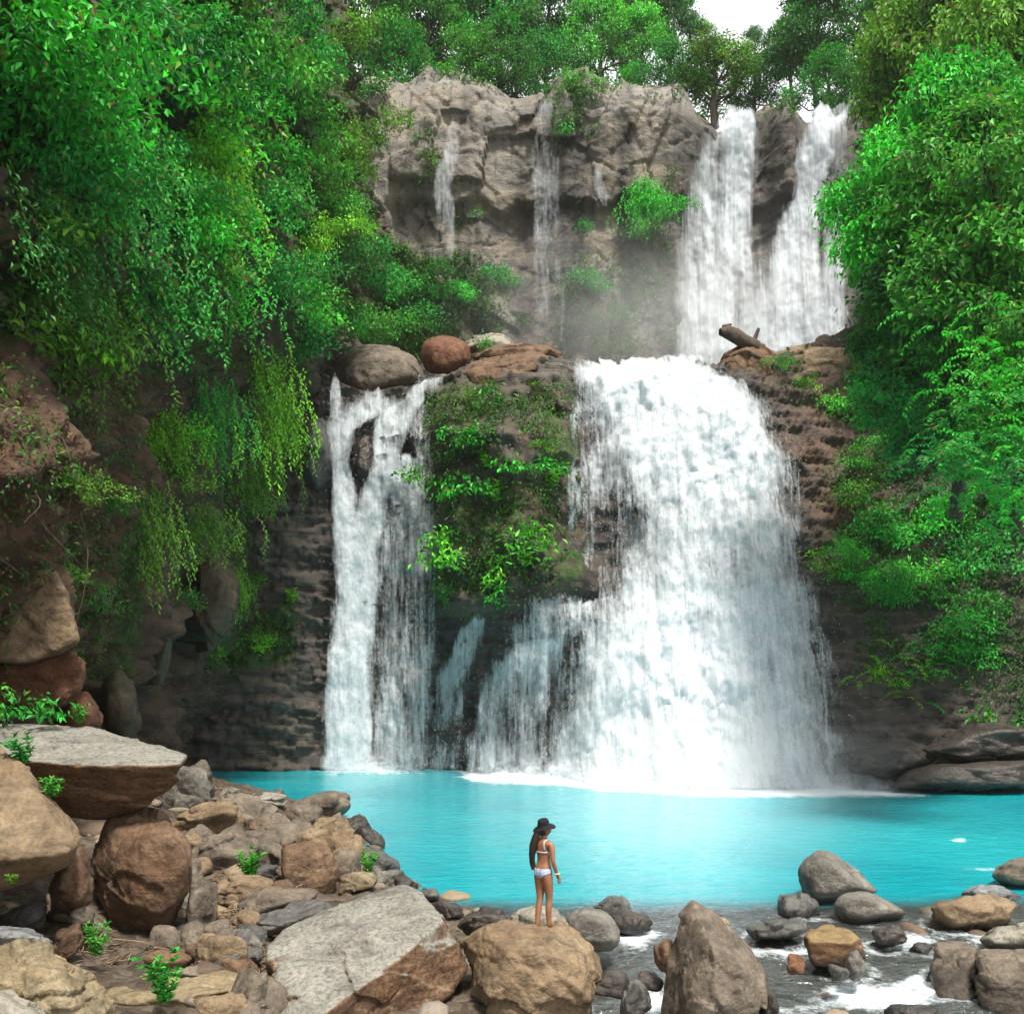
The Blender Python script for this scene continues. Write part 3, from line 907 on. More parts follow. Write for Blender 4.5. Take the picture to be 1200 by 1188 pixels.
def build_fall(name, label, yfun, xr, zr, strands, mat, offs=(0.55, 0.95), res=0.11, lump=0.35, dens_gain=(1.0, 0.75), seed=0, droplets=0, post=None, group=None):
    parts = []
    rng = np.random.RandomState(100 + seed)
    Vs, Fs, Us, Ds, o = [], [], [], [], 0
    for li, (of, dg) in enumerate(zip(offs, dens_gain)):
        nx = int((xr[1] - xr[0]) / res); nz = int((zr[1] - zr[0]) / res)
        X, Z = np.meshgrid(np.linspace(xr[0], xr[1], nx), np.linspace(zr[0], zr[1], nz))
        X = X.ravel(); Z = Z.ravel()
        Y = yfun(X, Z) - of
        Q = np.stack([X, Y, Z], 1)
        q = Q + (li * 13.0 + seed * 7.7)
        Y = Y - lump * (0.8 * fbm(q * (0.45, 0.3, 0.22), 4) + 0.45 * fbm(q * (1.6, 0.5, 0.6), 4, off=6) + 0.12 * fbm(q * (4.0, 1, 1.6), 3, off=9))
        V = np.stack([X, Y, Z], 1)
        px, py = proj(V)
        jx = 5.0 * noise3(q * (0.25, 0.25, 0.35)) + 3.0 * noise3(q * (0.9, 0.9, 0.8))
        jy = 16.0 * noise3(q * (0.7, 0.7, 0.25) + 5.5) + 7.0 * noise3(q * (2.2, 2.2, 0.4))
        den = strand_density(px + jx, py + jy * (py < 890), strands) * dg
        if post is not None:
            den = np.clip(den + post(px, py), 0, 1.2) * (den > 0.01)
        keep = den > 0.012
        nfx = nx
        F = grid_faces(nx, nz)
        F = F[keep[F].any(1)]
        used = np.unique(F)
        rm = np.full(len(V), -1); rm[used] = np.arange(len(used))
        Vs.append(V[used]); Fs.append(rm[F] + o); o += len(used)
        Us.append(np.stack([X, Z + Y * 0.6], 1)[used] + (li * 31.7 + seed * 11.1)); Ds.append(den[used])
    V = np.concatenate(Vs); F = np.concatenate(Fs); U = np.concatenate(Us); D = np.concatenate(Ds)
    base = np.array((V[:, 0].mean(), V[:, 1].mean(), V[:, 2].min()))
    me = mesh_np(name, V - base, F, mat, attrs={'den': D}, uv=U)
    ob = tag(link(name, me, base), label, 'waterfall', group)
    if droplets:
        # beads of water thrown off along the fall: small four-sided drops
        idx = rng.choice(len(V), droplets, p=np.where(D > 0.05, 1.0 + 2.0 * (D < 0.6), 0.0) / np.where(D > 0.05, 1.0 + 2.0 * (D < 0.6), 0.0).sum())
        c = V[idx] - base + rng.normal(size=(droplets, 3)) * (0.22, 0.3, 0.25) - (0, 0.35, 0)
        s = rng.uniform(0.007, 0.018, droplets)
        T4 = np.array([(1, 0, -.5), (-.5, .87, -.5), (-.5, -.87, -.5), (0, 0, 1.6)])
        DV = (c[:, None] + T4[None] * s[:, None, None]).reshape(-1, 3)
        b = np.arange(droplets)[:, None] * 4
        DF = np.concatenate([b + np.array([[0, 1, 3]]), b + np.array([[1, 2, 3]]), b + np.array([[2, 0, 3]]), b + np.array([[0, 2, 1]])])
        tag(link('spray', mesh_np('spray', DV, DF, M['drop'], smooth=False), parent=ob), kind='stuff')
    return ob
M['drop'] = plain('water_drops', (0.85, 0.9, 0.92), 0.3, 0.4)

# wide main fall
main_strands = [
 [(758, 424, 84, .95), (756, 440, 90, 1.0), (775, 456, 100, .9), (788, 472, 104, 1.0), (800, 500, 108, .95), (818, 540, 116, .9), (826, 600, 116, .68), (828, 650, 124, .66), (827, 690, 136, .76), (822, 725, 146, .8), (812, 760, 160, .85), (802, 800, 174, .85), (792, 850, 186, .85), (792, 900, 196, .95), (797, 924, 203, .9)],
 [(690, 470, 26, .42), (692, 520, 26, .38), (690, 560, 28, .5), (690, 600, 27, .36), (690, 660, 16, .2)],
 [(672, 478, 6, .5), (674, 560, 6, .5), (672, 640, 5, .4)],
 [(668, 700, 52, .55), (655, 730, 62, .5), (640, 752, 60, .45)],
 [(632, 748, 34, .72), (614, 790, 48, .66), (602, 850, 52, .62), (597, 905, 56, .72)],
 [(600, 766, 12, .62), (576, 810, 12, .62), (562, 860, 12, .55), (560, 905, 14, .6)],
]
def main_y(x, z):
    return tier_y(x, z) - 1.7 * np.exp(-np.maximum(z, 0) / 0.75) * sstep(0, 4, x)
def main_post(px, py):
    return (-0.16 * blob(px, py, 640, 850, 40, 60) - 0.16 * blob(px, py, 745, 630, 30, 70) - 0.10 * blob(px, py, 862, 650, 20, 60) - 0.2 * blob(px, py, 790, 497, 18, 16) - 0.1 * blob(px, py, 905, 780, 20, 80)
            - 0.18 * blob(px, py, 600, 840, 30, 60) - 0.1 * blob(px, py, 690, 790, 25, 60)
            + 0.30 * blob(px, py, 770, 450, 80, 22) + 0.28 * blob(px, py, 840, 780, 90, 110) + 0.25 * blob(px, py, 850, 540, 60, 50) + 0.3 * blob(px, py, 830, 890, 130, 30))
mainfall = build_fall('waterfall', 'wide white main waterfall fanning out into the turquoise pool', main_y, (-3.2, 19.5), (-0.2, 22.6), main_strands, M['fall'], offs=(1.1, 1.7), res=0.10, lump=0.75, dens_gain=(1.0, 0.70), seed=1, droplets=3500, post=main_post)

left_strands = [
 [(392, 438, 5, .6), (394, 470, 9, .6), (402, 490, 14, .6)],
 [(505, 442, 17, .8), (490, 460, 26, .7), (468, 478, 24, .75), (455, 520, 18, .85), (445, 560, 18, .9), (432, 610, 24, .85), (420, 660, 26, .9), (416, 760, 27, .95), (412, 860, 28, .95), (410, 902, 32, 1.0)],
 [(460, 460, 40, .42), (425, 480, 38, .6), (404, 500, 18, .75), (398, 540, 12, .8), (404, 600, 16, .85), (412, 680, 24, .9), (408, 780, 26, .9), (404, 902, 28, .9)],
 [(466, 530, 26, .7), (479, 590, 33, .60), (478, 650, 37, .52), (475, 740, 39, .48), (473, 840, 41, .50), (472, 902, 42, .58)],
 [(506, 600, 7, .5), (508, 680, 5, .48), (502, 800, 6, .4), (498, 900, 8, .4)],
 [(490, 470, 14, .45), (497, 520, 12, .4), (502, 590, 10, .35)],
]
leftfall = build_fall('waterfall', 'tall narrow waterfall at the left, split round a dark rock near its top', tier_y, (-10.2, -3.2), (-0.2, 22.2), left_strands, M['fall'], offs=(1.0, 1.45), res=0.08, lump=0.4, dens_gain=(1.0, 0.55), seed=2, droplets=1200)
small_strands = [[(560, 716, 9, .55), (545, 750, 18, .55), (532, 790, 20, .55), (525, 840, 20, .42), (522, 902, 22, .42)]]
build_fall('waterfall', 'small thin cascade below the mossy outcrop, between the two larger falls', tier_y, (-4.4, -0.8), (-0.2, 9.4), small_strands, M['fall'], offs=(0.55, 0.85), res=0.07, lump=0.25, dens_gain=(1.0, 0.5), seed=3, droplets=200)

UW = [
 [(868, 130, 18, .95), (868, 148, 22, .95), (858, 160, 34, .9), (852, 190, 42, .85), (844, 230, 44, .85), (844, 300, 52, .84), (846, 360, 57, .88), (849, 425, 63, .95)],
]
def up_post(px, py):
    s = 0
    for c, a in (((842, 180, 9, 26), -.35), ((820, 300, 7, 70), -.3), ((866, 350, 8, 50), -.35), ((838, 260, 6, 60), -.25), ((885, 260, 6, 60), -.15)):
        s = s + a * blob(px, py, *c)
    return s
def fall_upper_y(x, z):
    px = HX + x / 80.0 * FPX
    return 79.4 + 1.5 * sstep(0, 6, 45 - z) - 1.9 * np.exp(-((px - 918) / 17.0) ** 2) * sstep(34, 41, z) * 0 - 0.11 * np.clip(46 - z, 0, 20)
build_fall('waterfall', 'broad left arm of the high double waterfall, beside the bare cliff', fall_upper_y, (9.5, 20.5), (27.0, 46.2), UW, M['fall_high'], offs=(0.5, 1.0), res=0.10, lump=0.45, dens_gain=(1.0, 0.6), seed=4, post=up_post, group='arms of the high double waterfall')
UW2 = [
 [(974, 126, 24, .9), (962, 160, 26, .9), (948, 200, 26, .9), (943, 260, 29, .85), (936, 320, 46, .88), (932, 380, 58, .92), (935, 425, 60, .9)],
 [(988, 140, 9, .55), (982, 200, 12, .5), (980, 260, 16, .6), (972, 340, 22, .7), (970, 425, 26, .7)],
 [(952, 138, 6, .6), (956, 170, 9, .6)],
]
def up2_post(px, py):
    return -0.4 * blob(px, py, 962, 270, 5, 60) - 0.3 * blob(px, py, 905, 380, 8, 40) - 0.2 * blob(px, py, 945, 330, 7, 60)
build_fall('waterfall', 'slanting right arm of the high double waterfall, beside the bright green tree', fall_upper_y, (17.2, 25.5), (27.0, 46.6), UW2, M['fall_high'], offs=(0.5, 1.0), res=0.10, lump=0.45, dens_gain=(1.0, 0.6), seed=5, post=up2_post, group='arms of the high double waterfall')

def thin_y(x, z):
    return 77.6 + 0 * x - 0.06 * np.clip(46 - z, 0, 20)
T1 = [[(531, 140, 9, .42), (526, 190, 12, .46), (522, 225, 14, .44), (521, 262, 16, .34), (520, 330, 22, .22), (522, 400, 26, .18)]]
build_fall('waterfall', 'leftmost thread of falling water on the bare upper cliff', thin_y, (-7.5, -2.5), (28, 46), T1, M['fall_thin'], offs=(0.5, 0.8), res=0.09, lump=0.25, dens_gain=(1.0, 0.5), seed=6)
T2 = [[(638, 112, 12, .42), (638, 170, 18, .36), (636, 220, 22, .40), (640, 260, 26, .34), (644, 330, 28, .29), (646, 410, 32, .26)]]
build_fall('waterfall', 'misty ribbon of falling water down the middle of the upper cliff', thin_y, (-0.4, 5.8), (28, 47.5), T2, M['fall_thin'], offs=(0.5, 0.8), res=0.09, lump=0.25, dens_gain=(1.0, 0.5), seed=7)
T3 = [[(702, 178, 6, .40), (706, 215, 9, .42), (708, 245, 8, .32)]]
build_fall('waterfall', 'short faint trickle right of the misty ribbon on the upper cliff', thin_y, (5.4, 8.0), (37, 44), T3, M['fall_thin'], offs=(0.5,), res=0.07, lump=0.2, dens_gain=(1.0,), seed=8)

build_splash(mainfall, (-2.0, 18.6), 3.0, tier_y, 4.0, 1.0)
build_splash(leftfall, (-10.0, -4.4), 1.1, tier_y, 1.6, 2.0)
# ------------------------------------------------------------------ rocks
_ico = {}
def ico(level):
    if level not in _ico:
        bm = bmesh.new()
        bmesh.ops.create_icosphere(bm, subdivisions=level, radius=1.0)
        bm.verts.ensure_lookup_table()
        V = np.array([v.co[:] for v in bm.verts]); V /= np.linalg.norm(V, axis=1)[:, None]
        F = np.array([[v.index for v in f.verts] for f in bm.faces])
        bm.free()
        _ico[level] = (V, F)
    return _ico[level]

def hull_planes(Q):
    bm = bmesh.new()
    for q in Q:
        bm.verts.new(q)
    bmesh.ops.convex_hull(bm, input=bm.verts)
    bm.normal_update()
    pl = []
    for f in bm.faces:
        n = np.array(f.normal[:]); d = float(n @ np.array(f.verts[0].co[:]))
        if f.calc_area() < 1e-6: continue
        if d < 0: n, d = -n, -d
        for m, e in pl:
            if m @ n > 0.995 and abs(e - d) < 0.03:
                break
        else:
            pl.append((n, max(d, 0.04)))
    bm.free()
    return np.array([p[0] for p in pl]), np.array([p[1] for p in pl])

_rk = [0]
def rock(pts, name, label, mat, lvl=5, p=18, amp=0.05, strat=0.0, group=None, cat='rock', tilt=None, pit=0.012, chip=None, cuts=26):
    """a boulder: the rounded hull of the given points, weathered with noise"""
    _rk[0] += 1
    seed = _rk[0] * 3.7
    pts = np.asarray(pts, float)
    lo, hi = pts.min(0), pts.max(0)
    c = (lo + hi) / 2; s = (hi - lo) / 2 + 1e-4
    Qn = (pts - c) / s
    N, d = hull_planes(Qn)
    rng = np.random.RandomState(_rk[0])
    if chip is None: chip = 1.35 if p >= 18 else 0.4
    if p >= 18:
        p = max(p, 34)
        # broken corners: more flat cuts that shave the hull a little
        E = rng.normal(size=(max(cuts, 1), 3)); E /= np.linalg.norm(E, axis=1)[:, None]
        sup = (E @ Qn.T).max(1)
        N = np.concatenate([N, E]); d = np.concatenate([d, sup * (rng.uniform(.80, 1.0, len(E)) if cuts else 2.0)])
    D, F = ico(lvl)
    dots = np.maximum(D @ N.T, 0) / d[None]
    r = (dots ** p).sum(1) ** (-1.0 / p)
    V = D * r[:, None] * s
    size = float(np.prod(s) ** (1 / 3))
    nd = V / (np.linalg.norm(V, axis=1)[:, None] + 1e-9)
    q = V / size
    h = amp * fbm(q * 0.9, 3, off=seed) + amp * 0.45 * ridged(q * 1.9, 3, off=seed + 5) - amp * 1.2 * np.clip(ridged(q * 0.8, 2, off=seed + 30) - 0.9, 0, 1)
    h = h + pit * fbm(q * 6, 3, off=seed + 9)
    # chipped faces: patches of the surface set in or out and tilted, with abrupt edges
    for cnt, am in ((14, .065), (60, .032)):
        S = rng.normal(size=(cnt, 3)); S /= np.linalg.norm(S, axis=1)[:, None]
        Dw = D + 0.16 * np.stack([noise3(D * 2.3 + seed), noise3(D * 2.3 + seed + 40), noise3(D * 2.3 + seed + 80)], 1)
        k = (Dw @ S.T).argmax(1)
        off = rng.uniform(-1, .6, cnt); tl = rng.normal(size=(cnt, 3)) * 1.1
        h = h + chip * am * (off[k] + np.einsum('ij,ij->i', tl[k], D - S[k]))
    if strat:
        ax = np.array(tilt if tilt else (0.15, 0.25, 0.95)); ax = ax / np.linalg.norm(ax)
        t = (q @ ax) * 3.2 + 0.7 * fbm(q * 0.7, 3, off=seed + 2)
        h = h + strat * ((t - np.floor(t)) ** 1.5 - 0.5)
    V = V + nd * (h * size)[:, None]
    org = np.array((c[0], c[1], lo[2]))
    me = mesh_np(name, V + c - org, F, M[mat] if isinstance(mat, str) else mat)
    return tag(link(name, me, org), label, cat, group)

def outl(poly, d, front=0.8, back=1.2, fs=0.62, bs=0.7, fo=(0, 0), lean=0.35, extra=()):
    """hull points: the outline at its distance, a smaller copy in front of it and one behind; extra = (px, py, nearer by)"""
    poly = [tuple(q) for q in poly]
    pys = [q[1] for q in poly]; y0, y1 = min(pys), max(pys)
    cx = sum(q[0] for q in poly) / len(poly); cy = sum(pys) / len(poly)
    out = []
    for q in poly:
        dd = q[2] if len(q) > 2 else lean * back * (y1 - q[1]) / (y1 - y0 + 1e-6) - 0.12 * front
        out.append(P(q[0], q[1], d + dd))
        out.append(P(cx + (q[0] - cx) * fs + fo[0], cy + (q[1] - cy) * fs + fo[1], d - front))
        out.append(P(cx + (q[0] - cx) * bs, cy + (q[1] - cy) * bs + 2, d + back))
    for x, y, n in extra:
        out.append(P(x, y, d - n))
    return out

def ork(poly, d, label, mat, name='boulder', front=0.8, back=1.2, lvl=5, p=18, amp=0.05, strat=0.0, group=None, fs=0.62, bs=0.7, fo=(0, 0), lean=0.35, extra=(), tilt=None, cat='rock', **kw):
    return rock(outl(poly, d, front, back, fs, bs, fo, lean, extra), name, label, mat, lvl, p, amp, strat, group, cat, tilt, **kw)

def bpts(x0, y0, x1, y1, d, seed, depth=0.9, boxy=0.6):
    rng = np.random.RandomState(seed)
    n = 14
    Q = rng.normal(size=(n, 3)); Q /= np.linalg.norm(Q, axis=1)[:, None]
    Q = Q / np.abs(Q).max(1)[:, None] * boxy + Q * (1 - boxy)
    Q = Q - (Q.max(0) + Q.min(0)) / 2; Q = Q / np.abs(Q).max(0)
    a, b = P(x0, y1, d), P(x1, y0, d)
    w, h = b[0] - a[0], b[2] - a[2]
    c = (a + b) / 2
    return c + Q * (w / 2, max(w, h) * depth / 2, h / 2)

GP = 'boulders of the stony shore and stream'
def brk(x0, y0, x1, y1, d, label, mat, name='rock', lvl=4, depth=0.9, boxy=0.6, **k):
    return rock(bpts(x0, y0, x1, y1, d, int(abs(x0 * 7 + y0)) % 100000, depth, boxy), name, label, mat, lvl, group=GP, **k)

# --- the large boulders in front, left to right
rock([P(-60, 848, 21.5), P(0, 850, 21.2), P(60, 846, 21.3), P(112, 852, 21), P(165, 864, 20.6), P(216, 881, 19.8), P(221, 888, 18.8), P(214, 897, 18.3), P(150, 896, 17.9), P(60, 893, 17.8), P(-60, 885, 18),
      P(205, 922, 18.8), P(178, 944, 19), P(118, 962, 18.8), P(70, 955, 18.8), P(-60, 930, 19), P(150, 945, 20.5)],
     'boulder', 'flat grey slab jutting to a blunt point, propped on the egg-shaped boulder', 'grey_top', 6, 28, 0.03, 0.035, GP, 'rock', (0.05, 0.1, 1), chip=.95, cuts=0)
rock([P(-90, 835, 17.5), P(-40, 850, 17.3), P(2, 873, 16.9), P(24, 893, 16.6), P(97, 972, 16.6), P(96, 985, 16.2), P(80, 1000, 15.7), P(-20, 1010, 15.2), P(-90, 1000, 15.2), P(86, 1014, 16.4), P(55, 1032, 16.4), P(-90, 1065, 16.3), P(-90, 1065, 17.8), P(60, 1000, 18), P(-90, 850, 18.4)],
     'boulder', 'smooth brown wedge of rock at the left edge, sloping down to the right', 'tan', 6, 50, 0.02, 0.015, GP, chip=.5, cuts=0)
ork([(108, 985), (122, 958), (160, 946), (192, 946), (216, 966), (228, 1000), (226, 1035), (216, 1066), (203, 1090), (184, 1110), (150, 1098), (118, 1076), (104, 1040)], 18.8,
    'tall egg-shaped brown boulder that carries the flat grey slab', 'brown', lvl=6, amp=0.06, front=0.9, back=1.0, p=14, group=GP, fo=(14, 0), extra=((206, 1000, .75), (170, 1060, .9)), strat=0.02, tilt=(1, .3, .2), chip=1.0)
ork([(58, 1040), (75, 1000), (98, 984), (106, 1012), (107, 1060), (88, 1074), (62, 1066)], 17.2, 'narrow upright brown rock wedged beneath the smooth brown wedge', 'brown', group=GP, front=.5, back=.7)
ork([(-40, 1112), (0, 1108), (30, 1101), (58, 1106), (82, 1120), (104, 1138), (128, 1162), (150, 1192), (140, 1230), (-40, 1230)], 14.4,
    'pale yellowish boulder with a long ridge in the bottom left corner', 'beige', lvl=6, front=1.0, back=1.3, amp=0.045, strat=0.06, tilt=(0.55, -0.3, 0.8), group=GP, p=22, fo=(-25, 10))
ork([(-40, 1150), (0, 1158), (28, 1170), (62, 1192), (60, 1230), (-40, 1230)], 13.2, 'low pale ridge of rock at the very corner of the bottom left', 'pale', front=.5, back=.7, group=GP, strat=.04, lvl=5)
ork([(-30, 1086), (0, 1083), (35, 1088), (60, 1098), (64, 1112), (20, 1112), (-30, 1112)], 15.6, 'small blue-grey slab lying behind the pale yellowish boulder', 'bluegrey', front=.35, back=.6, group=GP)
brk(54, 1084, 98, 1124, 16.3, 'squarish brown block right of the small blue-grey slab', 'brown', p=30, boxy=.85)
brk(74, 1060, 112, 1094, 17.0, 'knobbly tan rock lying under the narrow upright brown rock', 'greybrown')
brk(5, 1050, 60, 1090, 17.2, 'dark broken rock in the hollow under the smooth brown wedge', 'darkgrey')
rock([P(112, 1146, 16.2), P(135, 1131, 16.6), P(170, 1127, 16.8), P(250, 1131, 16.6), P(298, 1137, 16.1), P(292, 1152, 15.4), P(262, 1160, 15.1), P(205, 1166, 14.8), P(150, 1166, 14.7), P(290, 1164, 15.6), P(235, 1172, 15.2), P(205, 1205, 15.0), P(140, 1205, 15.0), P(112, 1175, 15.2), P(200, 1190, 16.3)],
     'boulder', 'long flat-topped tan slab between the pale corner boulder and the big grey slab', 'beige', 6, 26, 0.035, 0.03, GP, 'rock', (0, 0.1, 1))
# big tilted slab
rock([P(312, 1106, 16.0), P(330, 1089, 16.8), P(375, 1068, 17.3), P(420, 1050, 17.7), P(470, 1034, 18.0), P(490, 1040, 17.8), P(508, 1060, 17.0), P(520, 1078, 16.3), P(470, 1122, 15.4), P(415, 1153, 14.9), P(368, 1196, 14.2), P(325, 1190, 14.6),
      P(546, 1118, 16.5), P(550, 1134, 16.4), P(530, 1162, 16.1), P(478, 1200, 15.4), P(380, 1235, 14.6), P(545, 1140, 17.2), P(470, 1180, 17.8), P(340, 1160, 16.8), P(320, 1220, 15)],
     'boulder', 'huge tilted slab with a speckled grey top and rusty brown underside, front and centre left', 'grey_top', 6, 60, 0.018, 0.022, GP, 'rock', (-0.35, 0.55, 0.75), chip=.45, cuts=0)
ork([(538, 1195), (546, 1135), (551, 1096), (562, 1080), (582, 1070), (610, 1067), (645, 1076), (672, 1089), (690, 1099), (698, 1125), (700, 1170), (696, 1215), (538, 1215)], 16.6,
    'large tan boulder with sharp facets that the standing person uses as a lookout', 'tan', lvl=6, front=1.0, back=1.0, amp=0.06, p=30, group=GP, fs=0.66, fo=(8, 16), extra=((606, 1110, .95), (572, 1112, .7), (600, 1180, 1.15), (660, 1120, .7)), strat=0.025, tilt=(0.5, 0.2, 0.4), cuts=20, chip=1.5)
ork([(596, 1072), (606, 1062), (630, 1057), (652, 1064), (668, 1083), (680, 1102), (640, 1112), (600, 1100)], 18.6, 'pale rounded rock just behind the lookout boulder', 'pale', front=.4, back=.7, group=GP)
ork([(530, 1084), (545, 1071), (566, 1066), (590, 1068), (600, 1080), (590, 1096), (545, 1098)], 19.6, 'low blackish rock at the waterline left of the pale rounded rock', 'dark', front=.4, back=.6, group=GP)
ork([(655, 1092), (664, 1070), (688, 1061), (712, 1068), (727, 1086), (731, 1100), (722, 1116), (672, 1116)], 19.2, 'smooth grey boulder beside the pale rounded rock', 'grey', front=.6, back=.8, group=GP, p=12)
ork([(692, 1066), (706, 1053), (721, 1043), (733, 1052), (742, 1066), (748, 1080), (705, 1084)], 22.2, 'small dark reddish pyramid of rock at the edge of the pool', 'darkgrey', front=.4, back=.5, group=GP, p=30)
brk(716, 1067, 766, 1092, 21.4, 'low black rock in the water in front of the reddish pyramid', 'dark')
ork([(772, 1165), (779, 1120), (792, 1088), (811, 1057), (832, 1070), (858, 1088), (880, 1112), (892, 1140), (897, 1175), (895, 1215), (772, 1215)], 15.6,
    'tall sharp-peaked boulder with one dark flank, rising from the stream', 'greybrown', lvl=6, front=1.0, back=1.0, amp=0.045, p=34, group=GP, fs=0.6, fo=(16, 22), extra=((820, 1078, .3), (830, 1108, .95), (838, 1170, 1.3), (796, 1130, .0)), cuts=0, chip=.9)
ork([(826, 1066), (850, 1078), (862, 1094), (846, 1098), (828, 1086)], 16.0, 'yellowish flake of rock leaning on the back of the sharp-peaked boulder', 'beige', front=.3, back=.3, group=GP, p=30)
brk(766, 1096, 792, 1142, 16.0, 'small rusty rock tucked against the left foot of the sharp-peaked boulder', 'brown')
brk(695, 1134, 738, 1170, 16.2, 'dark wet rock in the gap right of the lookout boulder', 'dark')
ork([(724, 1182), (730, 1158), (744, 1144), (758, 1156), (764, 1180), (748, 1200), (728, 1198)], 15.6, 'small grey lozenge-shaped stone beside the gap of white water', 'darkgrey', front=.3, back=.3, group=GP, p=26)
brk(742, 1136, 778, 1160, 16.2, 'low dark stone bridging the gap of white water', 'dark')
# --- the stream on the right
ork([(932, 1032), (934, 1014), (944, 1001), (956, 993), (972, 995), (990, 1006), (1012, 1024), (1034, 1046), (1010, 1053), (980, 1060), (956, 1064), (940, 1052)], 24.4,
    'tallest grey boulder at the right, rounded on its left and sloping away to the right', 'grey', lvl=6, front=.8, back=1.0, amp=.035, p=14, group=GP, extra=((985, 1040, .8), (962, 1004, .35)))
ork([(908, 1066), (914, 1046), (926, 1041), (942, 1047), (956, 1062), (958, 1080), (935, 1086), (910, 1082)], 23.2, 'dark grey angular boulder left of the tallest right-hand boulder', 'darkgrey', front=.6, back=.7, group=GP)
ork([(974, 1070), (978, 1050), (992, 1042), (1015, 1043), (1042, 1054), (1064, 1068), (1060, 1076), (1020, 1084), (990, 1086)], 22.6, 'smooth oval grey boulder lying in front of the tallest right-hand boulder', 'grey', front=.6, back=.7, group=GP, p=11, amp=.025)
ork([(876, 1088), (890, 1079), (915, 1080), (946, 1076), (950, 1090), (930, 1098), (900, 1103), (880, 1100)], 20.8, 'low dark grey slab awash left of the orange block', 'darkgrey', front=.5, back=.6, group=GP)
rock([P(944, 1090, 19.2), P(962, 1083, 19.8), P(1004, 1086, 19.7), P(1010, 1098, 19.0), P(1000, 1102, 18.7), P(948, 1096, 18.6), P(945, 1130, 18.7), P(985, 1136, 18.7), P(1012, 1130, 19.0), P(960, 1130, 19.9), P(1010, 1128, 19.8)],
     'boulder', 'square brown block stained orange on top, standing in the stream', 'orange', 5, 34, 0.03, 0.03, GP)
ork([(988, 1136), (992, 1118), (1004, 1112), (1014, 1124), (1014, 1142), (1000, 1150)], 18.0, 'small grey stone leaning against the orange block', 'grey', front=.3, back=.3, group=GP, lvl=4)
brk(972, 1130, 996, 1154, 17.6, 'round grey stone in front of the orange block', 'darkgrey')
brk(1022, 1084, 1064, 1110, 20.4, 'dark lumpy rock in the rapids right of the orange block', 'dark')
brk(918, 1117, 944, 1142, 17.6, 'small reddish wedge of stone in the stream left of the orange block', 'redbrown')
ork([(1080, 1068), (1092, 1051), (1118, 1046), (1160, 1052), (1192, 1060), (1190, 1080), (1165, 1090), (1110, 1092), (1084, 1086)], 22.0, 'broad low tan boulder at the right, streaked with yellow', 'tan', lvl=5, front=.7, back=.9, group=GP, amp=.06)
ork([(1125, 1048), (1140, 1036), (1165, 1035), (1200, 1050), (1200, 1062), (1140, 1060)], 24.6, 'flat blue-grey rock behind the broad low tan boulder', 'bluegrey', front=.4, back=.6, group=GP)
ork([(1158, 1026), (1170, 1010), (1190, 1002), (1220, 1004), (1250, 1030), (1240, 1046), (1180, 1042)], 26.0, 'rounded grey boulder cut by the right edge at the far end of the shallows', 'greybrown', front=.6, back=.8, group=GP, p=12)
rock([P(1090, 1102, 18.6), P(1098, 1094, 19.2), P(1140, 1102, 19.0), P(1146, 1112, 18.2), P(1144, 1180, 17.7), P(1120, 1182, 17.6), P(1094, 1168, 18.0), P(1092, 1160, 19), P(1144, 1170, 19.2)],
     'boulder', 'left half of the split grey block at the lower right', 'greybrown', 5, 30, 0.04, 0.03, GP)
rock([P(1146, 1114, 18.0), P(1158, 1106, 18.8), P(1200, 1112, 18.8), P(1260, 1120, 18.4), P(1260, 1190, 17.6), P(1190, 1200, 17.0), P(1148, 1190, 17.2), P(1148, 1130, 17.4), P(1200, 1125, 17.2), P(1250, 1180, 19), P(1150, 1180, 19)],
     'boulder', 'right half of the split grey block at the lower right', 'greybrown', 6, 30, 0.04, 0.04, GP)
ork([(1146, 1100), (1165, 1087), (1205, 1082), (1260, 1080), (1260, 1112), (1180, 1112), (1150, 1108)], 20.2, 'low pale tan slab behind the split grey block', 'pale', front=.5, back=.8, group=GP)
brk(1066, 1104, 1092, 1120, 20.2, 'small grey stone between the rapids and the split block', 'darkgrey')
brk(860, 1100, 880, 1114, 20.2, 'pebble-sized dark stone just left of the awash slab', 'dark', lvl=3)
brk(1040, 1176, 1100, 1200, 16.4, 'submerged grey rock at the bottom edge under the white rapids', 'darkgrey')
brk(888, 1162, 912, 1200, 15.4, 'dark stone at the right foot of the sharp-peaked boulder', 'dark')

